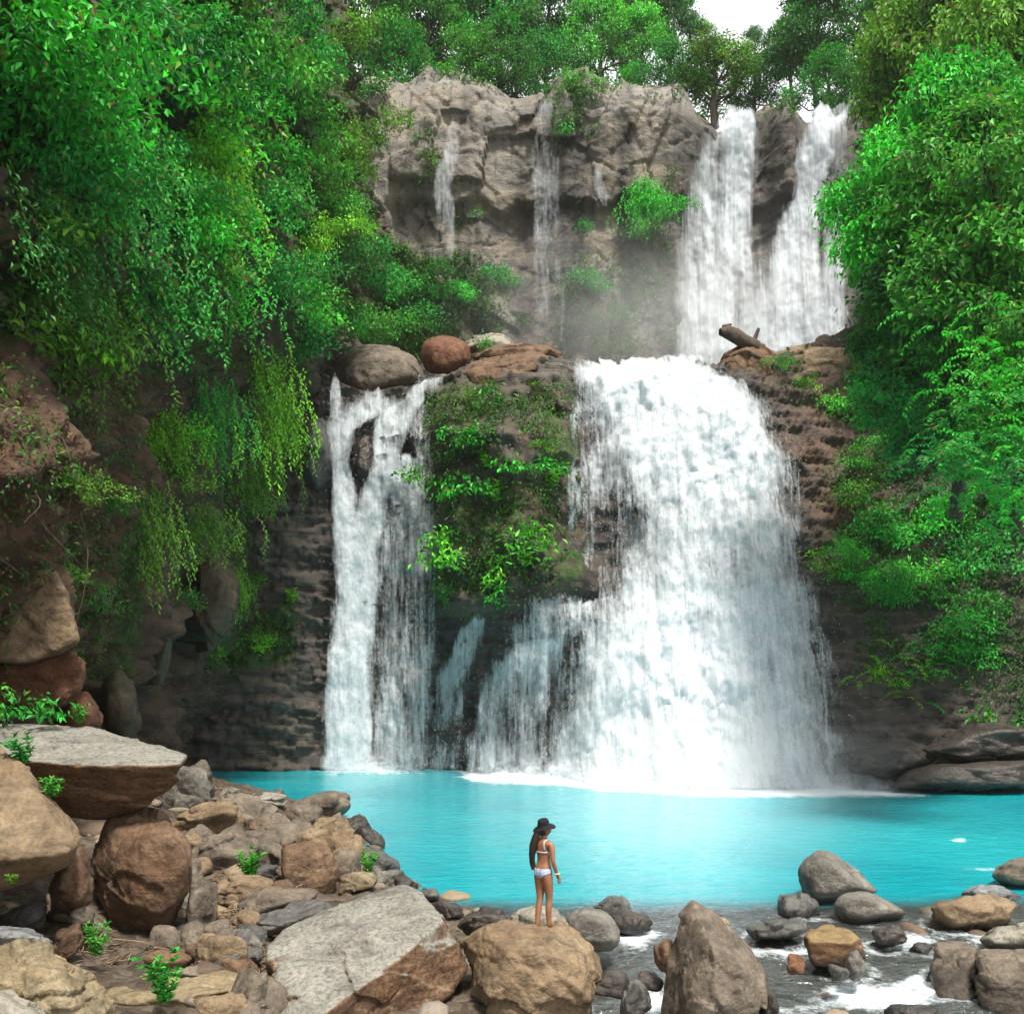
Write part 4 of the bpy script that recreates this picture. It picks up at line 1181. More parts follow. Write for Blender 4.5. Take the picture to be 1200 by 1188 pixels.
# --- the rock pile on the left shore
PL = [
 (200, 899, 248, 932, 35, 'squarish grey-brown rock at the top of the pile, nearest the cliff', 'greybrown', .8),
 (192, 905, 240, 954, 30, 'grey slab leaning against the squarish rock at the top of the pile', 'grey', .7),
 (216, 927, 243, 955, 29, 'tilted brown plate leaning on the grey slab at the top of the pile', 'greybrown', .8),
 (203, 945, 274, 978, 26, 'long ribbed tan rock just right of the flat slab point', 'tan', .8),
 (219, 971, 292, 1016, 23.5, 'broad brown block overhanging a dark hollow in the middle of the pile', 'greybrown', .75),
 (262, 938, 304, 976, 36, 'dark flat-faced rock at the far end of the pile', 'greybrown', .6),
 (284, 931, 328, 943, 42, 'thin pale plate of rock beside the water at the far end', 'pale', .9),
 (296, 955, 346, 978, 34, 'pale flat plate lying between the dark rock and the far grey boulder', 'greybrown', .8),
 (291, 961, 317, 977, 32, 'small rounded tan stone on the pale flat plate', 'tan', .4),
 (318, 970, 362, 998, 30, 'flat-topped brown rock in the middle of the pile', 'greybrown', .7),
 (268, 978, 322, 1002, 27.5, 'grey-tan sloping slab above the broad brown block', 'greybrown', .7),
 (358, 964, 416, 1012, 31.5, 'big tan rock with a pointed top under the far grey boulder', 'tan', .5),
 (392, 984, 424, 1022, 28.5, 'tan blocky rock right of the pointed one', 'tan', .7),
 (302, 986, 343, 1028, 25.5, 'dark brown leaning rock left of the red-brown round boulder', 'greybrown', .6),
 (336, 996, 390, 1046, 24.6, 'red-brown rounded boulder in the middle of the pile', 'brown', .35),
 (386, 1002, 420, 1036, 25.6, 'striped brown rock right of the red-brown rounded boulder', 'greybrown', .6),
 (402, 1026, 438, 1047, 23.6, 'square tan block behind the huge tilted slab', 'beige', .85),
 (436, 1024, 458, 1042, 23.8, 'small grey rounded stone beside the square tan block', 'grey', .4),
 (256, 1029, 316, 1060, 21.5, 'oval flat brown slab lying on leaf litter', 'tan', .4),
 (296, 1049, 360, 1074, 20.2, 'long narrow tan slab above the huge tilted slab', 'greybrown', .8),
 (300, 1066, 376, 1098, 19.0, 'dark grey flat rock behind the huge tilted slab', 'darkgrey', .6),
 (226, 1048, 247, 1106, 18.8, 'narrow tan plate standing on end beside the egg-shaped boulder', 'greybrown', .9),
 (205, 1084, 236, 1124, 17.8, 'small tilted brown plate at the foot of the egg-shaped boulder', 'greybrown', .9),
 (240, 1100, 288, 1140, 17.2, 'tan pointed stone behind the long flat-topped slab', 'tan', .5),
 (272, 1092, 294, 1122, 18.2, 'upright dark grey stone in the leaf litter', 'darkgrey', .4),
 (281, 1114, 304, 1132, 17.6, 'small dark grey cobble left of the huge tilted slab', 'darkgrey', .3),
 (240, 1082, 268, 1106, 19.0, 'tan cobble beside the narrow standing plate', 'greybrown', .6),
 (276, 1068, 302, 1090, 19.8, 'pale brown cobble at the left end of the dark grey flat rock', 'tan', .4),
 (406, 958, 430, 980, 33, 'dark stone on the water side of the big pointed tan rock', 'dark', .5),
 (420, 972, 446, 998, 30.5, 'blackish rock beside the water with a pale chip on it', 'dark', .5),
 (430, 962, 444, 974, 34, 'small black stone at the waterline', 'dark', .4),
 (432, 992, 448, 1006, 29, 'small brown cobble on the dark wedge slab', 'greybrown', .4),
 (262, 1150, 330, 1205, 14.6, 'rough brown rock at the bottom edge left of the huge tilted slab', 'greybrown', .6),
 (236, 1168, 282, 1210, 14.2, 'tan rock at the bottom edge under the long flat-topped slab', 'tan', .6),
 (200, 1010, 236, 1050, 20.6, 'brown rock tucked behind the egg-shaped boulder', 'greybrown', .6),
 (244, 950, 268, 974, 28.5, 'grey cobble behind the long ribbed tan rock', 'greybrown', .5),
 (340, 946, 372, 966, 38, 'low brown rock left of the far grey boulder', 'greybrown', .6),
 (464, 1030, 486, 1046, 23, 'wet dark cobble in the shallows behind the huge tilted slab', 'dark', .4),
 (486, 1042, 512, 1058, 22, 'wet grey cobble at the upper corner of the huge tilted slab', 'darkgrey', .4),
 (512, 1058, 540, 1078, 20.8, 'wet brown cobble between the huge tilted slab and the pool', 'dark', .4),
]
for a in PL:
    _l, _n = hit((a[0] + a[2]) / 2, a[3] - 0.12 * (a[3] - a[1]))
    _w, _h = (a[2] - a[0]) * .20, (a[3] - a[1]) * .20
    brk(a[0] - _w, a[1] - _h, a[2] + _w, a[3] + 0.15 * (a[3] - a[1]), _l[1] if _l is not None else a[4], a[5], a[6], boxy=a[7], p=28 if a[7] > .35 else 14, lvl=5 if a[2] - a[0] > 40 else 4)
ork([(322, 948), (345, 936), (372, 927), (398, 924), (410, 933), (417, 944), (408, 958), (370, 972), (330, 966)], 38, 'largest far grey-brown boulder on the point of the left shore', 'greybrown', front=1.0, back=1.3, group=GP)
ork([(412, 990), (418, 984), (440, 998), (466, 1008), (470, 1018), (468, 1031), (450, 1032), (422, 1014)], 26.8, 'dark wedge-shaped slab sloping into the pool', 'darkgrey', front=.5, back=.8, group=GP, p=28)

# more angular rocks packed between the named ones, all of a kind
def packed():
    rng = np.random.RandomState(31)
    n = 0
    mats = ['greybrown', 'brown', 'tan', 'grey', 'darkgrey']
    while n < 70:
        px, py = rng.uniform(185, 470), rng.uniform(925, 1150)
        if px > 300 and py > 1060: continue
        loc, nor = hit(px, py)
        if loc is None or loc[1] > 50 or shore_x(loc[1]) - loc[0] < -.3: continue
        w = rng.uniform(.30, .75); d = loc[1]
        wp = w / d * FPX / 2; hp = wp * rng.uniform(.6, 1.0)
        brk(int(px - wp), int(py - hp * 1.3), int(px + wp), int(py + hp * .7), d, 'small angular rock packed among the larger rocks of the left shore', mats[rng.randint(5)], lvl=4, boxy=rng.uniform(.4, .85), p=28)
        n += 1
packed()

# smaller stones strewn between the big ones
def strewn():
    rng = np.random.RandomState(5)
    V, F, o = [], [], 0
    D, FF = ico(2)
    n = 0
    while n < 560:
        y = rng.uniform(12.5, 38); x = rng.uniform(-13, 15)
        z = ground_z(np.array([x]), np.array([y]))[0]
        d = shore_x(y) - x
        if z < -0.75: continue
        if d < 0 and y > 24 and d < -0.8: continue
        if d < 0 and rng.rand() < 0.35: continue
        s = rng.gamma(2.0, 0.05) + 0.03
        N = rng.normal(size=(9, 3)); N /= np.linalg.norm(N, axis=1)[:, None]
        dd = rng.uniform(.6, 1, 9)
        dots = np.maximum(D @ N.T, 0) / dd
        r = 1 / np.maximum((dots ** 14).sum(1) ** (1 / 14), 0.6)
        q = D * r[:, None] * s * (rng.uniform(.8, 1.5), rng.uniform(.7, 1.2), rng.uniform(.4, .8))
        a = rng.uniform(0, 6.28)
        q = q @ np.array([[math.cos(a), math.sin(a), 0], [-math.sin(a), math.cos(a), 0], [0, 0, 1]])
        V.append(q + (x, y, z + s * 0.2)); F.append(FF + o); o += len(q); n += 1
    me = mesh_np('rubble', np.concatenate(V), np.concatenate(F), M['greybrown_rubble'])
    tag(link('rubble', me), 'loose stones strewn between the shore boulders', None, kind='stuff')

def rubble_mat():
    N = NT('rubble_stone')
    g = N.n('ShaderNodeNewGeometry')
    c = N.ramp(g.outputs['Random Per Island'], [(0.0, (0.055, 0.047, 0.04)), (0.3, (0.15, 0.10, 0.065)), (0.6, (0.20, 0.17, 0.135)), (0.85, (0.27, 0.20, 0.125)), (1.0, (0.10, 0.095, 0.085))])
    tc = N.n('ShaderNodeTexCoord')
    n = N.noise(tc.outputs['Object'], 12, 6, 0.7)
    c = N.mix(0.7, c, N.ramp(n, [(0.3, 0.5), (0.5, 1.0), (0.7, 1.3)]), 'MULTIPLY')
    return N.surf(N.principled(c, 0.75, N.bump(n, 0.6, 0.03), 0.3))
M['greybrown_rubble'] = rubble_mat()
strewn()

def litter():
    """twigs and dead leaves caught between the stones"""
    rng = np.random.RandomState(8)
    parts = []
    zones = [(265, 1075, 45, 32, 150), (310, 1140, 30, 22, 60), (250, 1010, 40, 30, 60), (120, 1118, 60, 14, 40), (300, 1020, 60, 30, 60), (560, 1112, 14, 14, 14), (430, 990, 22, 16, 26), (330, 1180, 30, 14, 40)]
    for cx, cy, rx, ry, n in zones:
        for _ in range(n):
            loc, nor = hit(cx + rng.normal() * rx * .6, cy + rng.normal() * ry * .6)
            if loc is None: continue
            L = rng.uniform(.12, .55); a = rng.uniform(0, 6.28)
            t = np.array((math.cos(a), math.sin(a), rng.normal() * .22))
            p0 = loc + (0, 0, .04 + rng.uniform(0, .10))
            pts = [p0 - t * L / 2, p0 + (rng.normal() * .02, rng.normal() * .02, .02), p0 + t * L / 2]
            r = rng.uniform(.006, .016)
            parts.append(tube(pts, [r, r, r * .5], 5))
    V, F = join_np(parts)
    me = mesh_np('twigs', V, F, plain('dead_twigs', (0.20, 0.135, 0.085), .8, .2, .6, 5))
    tag(link('twigs', me), 'dead twigs and leaf litter caught between stones', None, kind='stuff')
litter()

# --- rocks on the brink between the two tiers
GB = 'boulders on the brink above the lower falls'
def tork(poly, d, label, mat, **k):
    k.setdefault('front', 1.3); k.setdefault('back', 2.2)
    return ork(poly, d, label, mat, group=GB, **k)
tork([(394, 458), (396, 420), (408, 406), (432, 402), (465, 404), (488, 414), (500, 432), (502, 448), (470, 460), (430, 470)], 60.5, 'rounded grey boulder on the brink above the left waterfall', 'greybrown', lvl=6, front=1.8, p=12, amp=.04)
tork([(489, 420), (494, 398), (512, 392), (536, 395), (552, 403), (556, 425), (540, 440), (500, 440)], 61.5, 'red-brown rounded boulder beside the grey one on the brink', 'redbrown', p=11, amp=.03)
tork([(540, 408), (556, 394), (580, 390), (600, 397), (604, 412), (570, 420)], 63, 'pale block on the brink under a small green bush', 'pale')
tork([(552, 420), (560, 408), (590, 404), (612, 403), (650, 404), (658, 412), (656, 425), (600, 430)], 61, 'thin flat cap of brown rock above the mossy outcrop', 'brown', strat=.05)
tork([(526, 462), (530, 432), (556, 422), (590, 418), (622, 414), (650, 420), (668, 440), (678, 466), (640, 474), (580, 478), (540, 476)], 57.6, 'large cracked brown rock crowning the mossy outcrop', 'brown', lvl=6, front=2.0, amp=.07, strat=.03)
tork([(520, 470), (528, 448), (548, 440), (570, 452), (572, 480), (540, 490)], 56.6, 'mossy knob on the left shoulder of the outcrop', 'moss', amp=.07)
tork([(560, 520), (575, 498), (610, 488), (636, 498), (650, 530), (600, 545)], 54.6, 'tan boulder bulging from the middle of the mossy outcrop', 'moss', amp=.07)
tork([(834, 458), (836, 436), (846, 416), (866, 402), (890, 404), (915, 414), (925, 440), (900, 460), (860, 464)], 60, 'dark brown boulder right of the main fall lip, with a stump on it', 'brown', lvl=6, front=1.6, amp=.07)
tork([(885, 448), (890, 416), (920, 402), (955, 398), (1010, 395), (1050, 400), (1050, 452), (960, 462), (900, 462)], 61, 'long brown ledge of rock running under the bright green tree', 'tan', lvl=6, strat=.05, amp=.06, back=3)
tork([(412, 540), (416, 516), (428, 508), (440, 518), (441, 548), (430, 566), (418, 560)], 57.4, 'dark rock that splits the left waterfall', 'dark', front=.8, back=1.0)
tork([(346, 560), (344, 500), (356, 482), (378, 488), (392, 520), (394, 560), (370, 580)], 57.6, 'rounded dark boulder left of the left waterfall', 'darkgrey', front=1.2)

# --- rocks set in the left wall
GW = 'rocks at the foot of the left wall'
ork([(-40, 690), (0, 676), (55, 664), (66, 668), (80, 690), (86, 720), (90, 752), (60, 766), (20, 772), (-40, 770)], 23.2, 'angular tan block jutting from the earth wall at the left edge', 'tan', front=.9, back=2.0, p=44, cuts=0, fs=.93, lvl=6, group=GW, strat=.03)
ork([(-40, 775), (20, 772), (66, 765), (92, 760), (102, 785), (100, 812), (60, 830), (-40, 835)], 23.5, 'rust-red block below the angular tan block at the left edge', 'redbrown', front=.8, back=2.0, p=40, cuts=6, fs=.9, lvl=5, group=GW, strat=.03)
ork([(60, 850), (70, 825), (100, 808), (118, 830), (122, 862), (90, 870)], 26, 'reddish rock behind the plant and above the flat slab', 'redbrown', front=.8, back=1.4, group=GW)
ork([(144, 790), (146, 700), (152, 640), (170, 620), (192, 622), (204, 650), (206, 740), (202, 790), (186, 812), (160, 806)], 39.4, 'tall mossy pillar of rock standing against the left wall', 'wallrock', front=1.2, back=2.5, lvl=6, p=22, group=GW, amp=.035, name='rock_pillar')
ork([(204, 752), (206, 680), (220, 640), (245, 636), (268, 650), (276, 700), (272, 748), (240, 762)], 46.8, 'overhanging brown rock right of the mossy pillar', 'wallrock', front=1.6, back=3, lvl=6, group=GW, strat=.04, amp=.07)
ork([(110, 860), (118, 800), (138, 780), (158, 800), (164, 850), (150, 880)], 33, 'lumpy brown rock at the foot of the mossy pillar', 'wallrock', front=1, back=2, group=GW, amp=.08)
# low bank on the right of the pool
GR = 'low rocks along the right bank of the pool'
ork([(1040, 924), (1060, 902), (1100, 893), (1150, 890), (1230, 888), (1230, 926), (1120, 926)], 46.5, 'low rounded grey rock at the water on the right bank', 'dark', front=1.2, back=2, group=GR, lvl=5)
ork([(985, 905), (1000, 880), (1045, 866), (1090, 872), (1100, 895), (1050, 912)], 48, 'dark ledge of rock beside the foot of the main fall', 'dark', front=1.2, back=2, group=GR, strat=.06)
ork([(1080, 880), (1110, 858), (1160, 850), (1240, 845), (1240, 885), (1120, 895)], 47.6, 'long brown ledge above the low rounded grey rock on the right bank', 'dark', front=1.2, back=2.5, group=GR, strat=.06)

# stump and log on the brink
def stump():
    root = tag(link('driftwood_stump', None, P(868, 404, 59.5)), 'weathered driftwood stump with one upright broken limb, on the dark brown boulder', 'driftwood')
    b = P(868, 404, 59.5)
    V, F = tube([P(888, 406, 59.6) - b, P(872, 400, 59.4) - b, P(862, 394, 59.3) - b, P(852, 389, 59.2) - b, P(844, 388, 59.1) - b], [.28, .36, .42, .36, .2], 12)
    V = V + (0.10 * fbm(V * 2.2, 3))[:, None] * (0.6, .6, 1)
    link('log', mesh_np('log', V, F, M['bark']), parent=root)
    V, F = tube([P(883, 406, 59.5) - b, P(885, 396, 59.5) - b, P(889, 385, 59.5) - b], [.16, .12, .09], 8)
    link('broken_limb', mesh_np('broken_limb', V, F, M['bark']), parent=root)
    V, F = tube([P(853, 389, 59.2) - b, P(849, 383, 59.2) - b, P(857, 380, 59.3) - b], [.2, .16, .06], 8)
    link('root_stub', mesh_np('root_stub', V, F, M['bark']), parent=root)
stump()

def roots():
    """bare roots hanging over the earth face"""
    rng = np.random.RandomState(21)
    parts = []
    for _ in range(36):
        px, py = rng.uniform(-10, 230), rng.uniform(400, 640)
        loc, nor = hit(px, py)
        if loc is None: continue
        h = unit_h(nor)
        L = rng.uniform(.6, 2.6)
        t = np.linspace(0, 1, 7)
        sw = rng.normal(size=2) * .25
        pts = loc + h * (.12 + .25 * t[:, None] * rng.uniform(.2, 1)) + np.stack([sw[0] * np.sin(t * 4), sw[1] * np.sin(t * 3 + 1), -t * L], 1)
        r = rng.uniform(.008, .028)
        parts.append(tube(pts, np.linspace(r * .8, r * .25, 7), 5))
    V, F = join_np(parts)
    tag(link('roots', mesh_np('roots', V, F, M['bark'])), 'bare roots hanging over the earth face', None, kind='stuff')
def unit_h(n):
    h = np.array((n[0], n[1], 0.0)); return h / (np.linalg.norm(h) + 1e-6)
roots()

def stream_foam():
    """white water breaking round the stones of the stream"""
    me = bpy.data.objects['water'].data
    n = len(me.vertices)
    co = np.empty(n * 3, np.float32); me.vertices.foreach_get('co', co); co = co.reshape(-1, 3)
    f = np.empty(n, np.float32); me.attributes['foam'].data.foreach_get('value', f)
    add = np.zeros(n)
    for o in COL.objects:
        if o.type == 'MESH' and o.get('group') == GP:
            bb = np.array([v[:] for v in o.bound_box]) + np.array(o.location[:])
            lo, hi = bb.min(0), bb.max(0); c = (lo + hi) / 2; r = (hi - lo) / 2
            if c[1] > 25 or c[0] < -1.2 or lo[2] > 0: continue
            q = (co[:, :2] - c[:2])
            d = np.hypot(q[:, 0] / (r[0] + .05), q[:, 1] / (r[1] + .05))
            rim = np.exp(-((d - 1.0) * r.mean() / .16) ** 2) * .34
            tail = np.exp(-(q[:, 0] / (r[0] * .9)) ** 2) * sstep(0, -.4, q[:, 1]) * np.exp(-np.maximum(-q[:, 1] - r[1], 0) / .7) * (d > .8) * .26
            add = np.maximum(add, np.maximum(rim, tail))
    f = f + (add * sstep(24.5, 22.5, co[:, 1])).astype(np.float32)
    me.attributes['foam'].data.foreach_set('value', f)
stream_foam()
# ------------------------------------------------------------------ the person on the lookout boulder
def skin_mesh(chains, sub=2):
    """chains: (points, radii, root index or None, links to earlier verts)"""
    me = bpy.data.meshes.new('skin_tmp')
    V, E, Rr, roots = [], [], [], []
    idx = {}
    for names, pts, rad, root in chains:
        prev = None
        for nm, p, r in zip(names, pts, rad):
            if nm in idx:
                k = idx[nm]
            else:
                k = len(V); idx[nm] = k
                V.append(p); Rr.append(r)
            if prev is not None:
                E.append((prev, k))
            prev = k
        if root: roots.append(idx[root])
    me.from_pydata(V, E, [])
    o = bpy.data.objects.new('skin_tmp', me)
    COL.objects.link(o)
    m = o.modifiers.new('skin', 'SKIN')
    m.use_smooth_shade = True
    sv = me.skin_vertices[0].data if me.skin_vertices else None
    if sv is None:
        bm = bmesh.new(); bm.from_mesh(me); bm.verts.layers.skin.verify(); bm.to_mesh(me); bm.free()
        sv = me.skin_vertices[0].data
    for k, r in enumerate(Rr):
        sv[k].radius = (r, r) if not isinstance(r, tuple) else r
        sv[k].use_root = k in roots
    s = o.modifiers.new('sub', 'SUBSURF'); s.levels = sub; s.render_levels = sub
    dg = bpy.context.evaluated_depsgraph_get()
    ev = o.evaluated_get(dg).to_mesh()
    W = np.array([v.co[:] for v in ev.vertices]); F = [tuple(f.vertices) for f in ev.polygons]
    o.evaluated_get(dg).to_mesh_clear()
    bpy.data.objects.remove(o); bpy.data.meshes.remove(me)
    return W, F

def build_person():
    ground = P(637, 1083, 16.9)
    loc = rock_top(637, 1084, 16.9)
    H = 1.66
    A = []
    # local: faces +Y, +X is her right, feet at z = 0
    pel = (0, 0, .90)
    A.append((['pel', 'wai', 'rib', 'che', 'nek', 'hea'], [pel, (0, .012, 1.04), (0, .0, 1.17), (0, -.012, 1.30), (0, .0, 1.41), (0, .012, 1.47)], [(.150, .105), (.108, .085), (.122, .092), (.135, .088), (.047, .05), (.048, .052)], 'pel'))
    for s, hipx, ky, fy in ((1, .074, .055, .07), (-1, -.076, .0, -.05)):
        n = 'r' if s > 0 else 'l'
        A.append((['pel', n + 'hip', n + 'thi', n + 'kne', n + 'cal', n + 'ank', n + 'hee'], [pel, (hipx, -.012, .86), (hipx * 1.02, .012 + ky * .3, .66), (hipx * .92, ky, .475), (hipx * .95, ky * .6 + fy * .3 - .02, .33), (hipx * .9, fy - .02, .085), (hipx * .9, fy - .035, .035)],
                  [None, (.098, .10), (.078, .082), (.054, .056), (.052, .056), (.033, .036), (.034, .034)], None))
        A[-1][2][0] = (.150, .105)
        A.append(([n + 'ank', n + 'mid', n + 'toe'], [(hipx * .9, fy - .02, .085), (hipx * .98, fy + .07, .04), (hipx * 1.05, fy + .16, .022)], [(.033, .036), (.036, .030), (.036, .018)], None))
    for s in (1, -1):
        n = 'R' if s > 0 else 'L'
        el = (s * .212, -.03, 1.085); wr = (s * .215, .07, .865) if s > 0 else (s * .200, .05, .86)
        A.append((['che', n + 'sho', n + 'upp', n + 'elb', n + 'for', n + 'wri', n + 'pal'], [(0, -.012, 1.30), (s * .165, -.012, 1.335), (s * .192, -.02, 1.22), el, tuple((np.array(el) * .55 + np.array(wr) * .45)), wr, tuple(np.array(wr) + (s * .002, .028, -.062))],
                  [(.135, .088), (.055, .056), (.046, .048), (.037, .038), (.036, .036), (.023, .027), (.022, .040)], None))
    W, F = skin_mesh(A, 2)
    parts = [(W, F)]
    # fingers: five short bent chains rooted inside each palm
    for s in (1, -1):
        wr = np.array((s * .215, .07, .865) if s > 0 else (s * .200, .05, .86))
        palm = wr + (s * .002, .030, -.066)
        for k, (oy, ln) in enumerate(((.030, .068), (.011, .080), (-.009, .074), (-.027, .058))):
            b = palm + (0, oy, -.012)
            c = b + (s * .004, .010 + oy * .2, -ln * .5); e = b + (-s * .010, .022 + oy * .2, -ln * .95)
            parts.append(skin_mesh([(['a%d' % k, 'b%d' % k, 'c%d' % k, 'd%d' % k], [tuple(b + (0, 0, .02)), tuple(b), tuple(c), tuple(e)], [.0085, .0090, .0082, .0068], 'a%d' % k)], 1))
        b = palm + (-s * .004, .034, .022)
        parts.append(skin_mesh([(['ta', 'tb', 'tc'], [tuple(b), tuple(b + (-s * .012, .026, -.024)), tuple(b + (-s * .016, .036, -.052))], [.011, .0098, .0075], 'ta')], 1))
    # head with brow, nose, lips, chin and ears
    D, FF = ico(4)
    hd = D * (.073, .092, .108)
    jaw = sstep(.1, -.9, D[:, 2])
    hd[:, 0] *= 1 - .25 * jaw
    fr = sstep(.3, .95, D[:, 1])
    def bump(x, z, w, h, a):
        return a * np.exp(-((D[:, 0] - x) / w) ** 2 - ((D[:, 2] - z) / h) ** 2) * fr
    hd[:, 1] += bump(0, -.15, .13, .22, .026) + bump(0, -.28, .16, .09, .010) + bump(0, -.52, .25, .07, .008) + bump(0, -.85, .3, .16, .012)
    hd[:, 1] += bump(-.32, .06, .2, .12, -.009) + bump(.32, .06, .2, .12, -.009) + bump(0, .25, .6, .1, .005)
    for s in (1, -1):
        e = np.exp(-((D[:, 1] + .05) / .18) ** 2 - ((D[:, 2] + .03) / .26) ** 2) * sstep(.75, .97, s * D[:, 0])
        hd[:, 0] += s * .017 * e
    yaw = R(-38)
    Rz = np.array([[math.cos(yaw), -math.sin(yaw), 0], [math.sin(yaw), math.cos(yaw), 0], [0, 0, 1]])
    hd = hd @ Rz.T + (0, .018, 1.535)
    parts.append((hd, [tuple(f) for f in FF]))
    bm = bmesh.new()
    for w, f in parts:
        vs = [bm.verts.new(v) for v in w]
        for q in f:
            try: bm.faces.new([vs[i] for i in q])
            except ValueError: pass
    me = bpy.data.meshes.new('person')
    bm.to_mesh(me); bm.free()
    o = bpy.data.objects.new('person', me); COL.objects.link(o)
    rm = o.modifiers.new('fuse', 'REMESH'); rm.mode = 'VOXEL'; rm.voxel_size = 0.0065; rm.use_smooth_shade = True
    sm = o.modifiers.new('smooth', 'SMOOTH'); sm.iterations = 3; sm.factor = .4
    dg = bpy.context.evaluated_depsgraph_get()
    body = bpy.data.meshes.new_from_object(o.evaluated_get(dg))
    bpy.data.objects.remove(o); bpy.data.meshes.remove(me)
    body.name = 'person'
    bv = np.array([v.co[:] for v in body.vertices])
    bn = np.array([v.normal[:] for v in body.vertices])
    for p in body.polygons: p.use_smooth = True
    body.materials.append(plain('skin', (0.27, 0.125, 0.068), .45, .35, .12, 30))
    ob = link('person', body, loc)
    tag(ob, 'person in a bikini and black hat standing on the lookout boulder, facing the pool', 'person')
    rot = Matrix.Rotation(R(-42), 4, 'Z')
    ob.rotation_euler = (0, 0, R(-42))
    sc = H / 1.66
    fs = [tuple(p.vertices) for p in body.polygons]
    def cloth(name, mask, off, mat):
        keep = [f for f in fs if all(mask[i] for i in f)]
        used = sorted({i for f in keep for i in f})
        rmp = {k: j for j, k in enumerate(used)}
        me = bpy.data.meshes.new(name)
        me.from_pydata((bv[used] + bn[used] * off).tolist(), [], [tuple(rmp[i] for i in f) for f in keep])
        for p in me.polygons: p.use_smooth = True
        me.materials.append(mat)
        c = link(name, me, parent=ob)
        sd = c.modifiers.new('cloth', 'SOLIDIFY'); sd.thickness = .003; sd.offset = 1
        return c
    x, y, z = bv[:, 0], bv[:, 1], bv[:, 2]
    ax = np.abs(x)
    arm = (ax > .17) | ((ax > .155) & (z < 1.1) & (z > .95))
    lowcut = .815 + np.maximum(0, ax - .03) * np.where(y < 0, .62, .95)
    cloth('bikini_bottom', (z < .955) & (z > lowcut) & ~((ax > .158)), .005, plain('bikini_cloth', (0.36, 0.42, 0.55), .7, .2, .5, 40))
    cloth('bikini_top', (((z < 1.275) & (z > 1.165) & (y > -.02)) | ((z > 1.195) & (z < 1.222)) | ((z > 1.25) & (z < 1.40) & (np.abs(ax - .085) < .012))) & (ax < .165 - (z > 1.16) * 0), .006, plain('bikini_white', (0.5, 0.52, 0.54), .7, .2, .15, 40))
    # bracelet on the right wrist
    th = np.linspace(0, 2 * math.pi, 25)
    c = np.array((.215, .068, .882))
    ring = np.stack([c[0] + .036 * np.cos(th), c[1] + .040 * np.sin(th), c[2] + 0 * th], 1)
    V, F = tube(ring, np.full(25, .009), 8)
    link('bracelet', mesh_np('bracelet', V, F, plain('pale_bracelet', (0.75, 0.6, 0.35), .4, .4)), parent=ob)
    # hair: cap under the hat and a long plait down the back
    hairm = plain('dark_hair', (0.022, 0.012, 0.010), .5, .35, .4, 60)
    D3, F3 = ico(3)
    cap = D3 * (.083, .102, .112)
    cap[:, 1] -= .014
    cap = cap[:, :] @ Rz.T + (0, .014, 1.552)
    keepv = (D3[:, 1] < .35 + .9 * np.maximum(D3[:, 2], 0)) | (D3[:, 2] > .45)
    F3k = F3[keepv[F3].all(1)]
    pts = [(-.03, -.085, 1.54), (-.055, -.125, 1.42), (-.085, -.15, 1.30), (-.105, -.150, 1.16), (-.115, -.135, 1.03), (-.118, -.125, .93)]
    V2, F2 = tube(np.array(pts), [.055, .062, .058, .050, .038, .012], 12)
    V2 = V2 + (.010 * fbm(V2 * 22, 2))[:, None]
    F3q = np.concatenate([F3k, F3k[:, 2:3]], 1)
    hv, hf = join_np([(cap, F3q), (V2, F2)])
    me = bpy.data.meshes.new('hair')
    me.from_pydata(hv.tolist(), [], [tuple(dict.fromkeys(f)) for f in hf.tolist()])
    for p in me.polygons: p.use_smooth = True
    me.materials.append(hairm)
    link('hair', me, parent=ob)
    # wide black hat
    hat = []
    prof = [(.0, .145), (.05, .143), (.082, .128), (.094, .09), (.098, .03), (.102, .012), (.130, .002), (.168, -.008), (.188, -.016), (.190, -.021), (.168, -.014), (.130, -.005), (.10, .002), (.09, .02)]
    k = 40
    hv = []
    for r, zz in prof:
        for i in range(k):
            a = 2 * math.pi * i / k
            wob = (.018 * math.cos(2 * a + .4)) * (r / .19) ** 2
            hv.append((r * math.cos(a), r * 1.08 * math.sin(a), zz + wob - (.02 * math.cos(a) ** 2 if r < .06 else 0)))
    hf = [(j * k + i, j * k + (i + 1) % k, (j + 1) * k + (i + 1) % k, (j + 1) * k + i) for j in range(len(prof) - 1) for i in range(k)]
    hat = link('hat', mesh_np('hat', np.array(hv), np.array(hf), plain('black_felt', (0.012, 0.011, 0.013), .85, .2)), parent=ob)
    hat.location = (0, .01, 1.585)
    hat.rotation_euler = (R(12), R(9), R(-38))
    hat.scale = (.88, .88, .92)
    # hat band
    th = np.linspace(0, 2 * math.pi, 33)
    V, F = tube(np.stack([.0985 * np.cos(th), .106 * np.sin(th), .022 + 0 * th], 1), np.full(33, .008), 6)
    link('hat_band', mesh_np('hat_band', V, F, plain('hat_band', (0.03, 0.027, 0.03), .6, .3)), parent=hat)
    return ob

def rock_top(px, py, d):
    """the highest point of the boulders below a spot"""
    p = P(px, py, d)
    bpy.context.view_layer.update()
    best = -9
    for o in COL.objects:
        if o.type == 'MESH' and o.get('group') == GP:
            ok, l, n, i = o.ray_cast(Vector((p[0], p[1], 12)) - o.location, Vector((0, 0, -1)))
            if ok: best = max(best, l.z + o.location.z)
    return np.array((p[0], p[1], best - 0.012))
person = build_person()
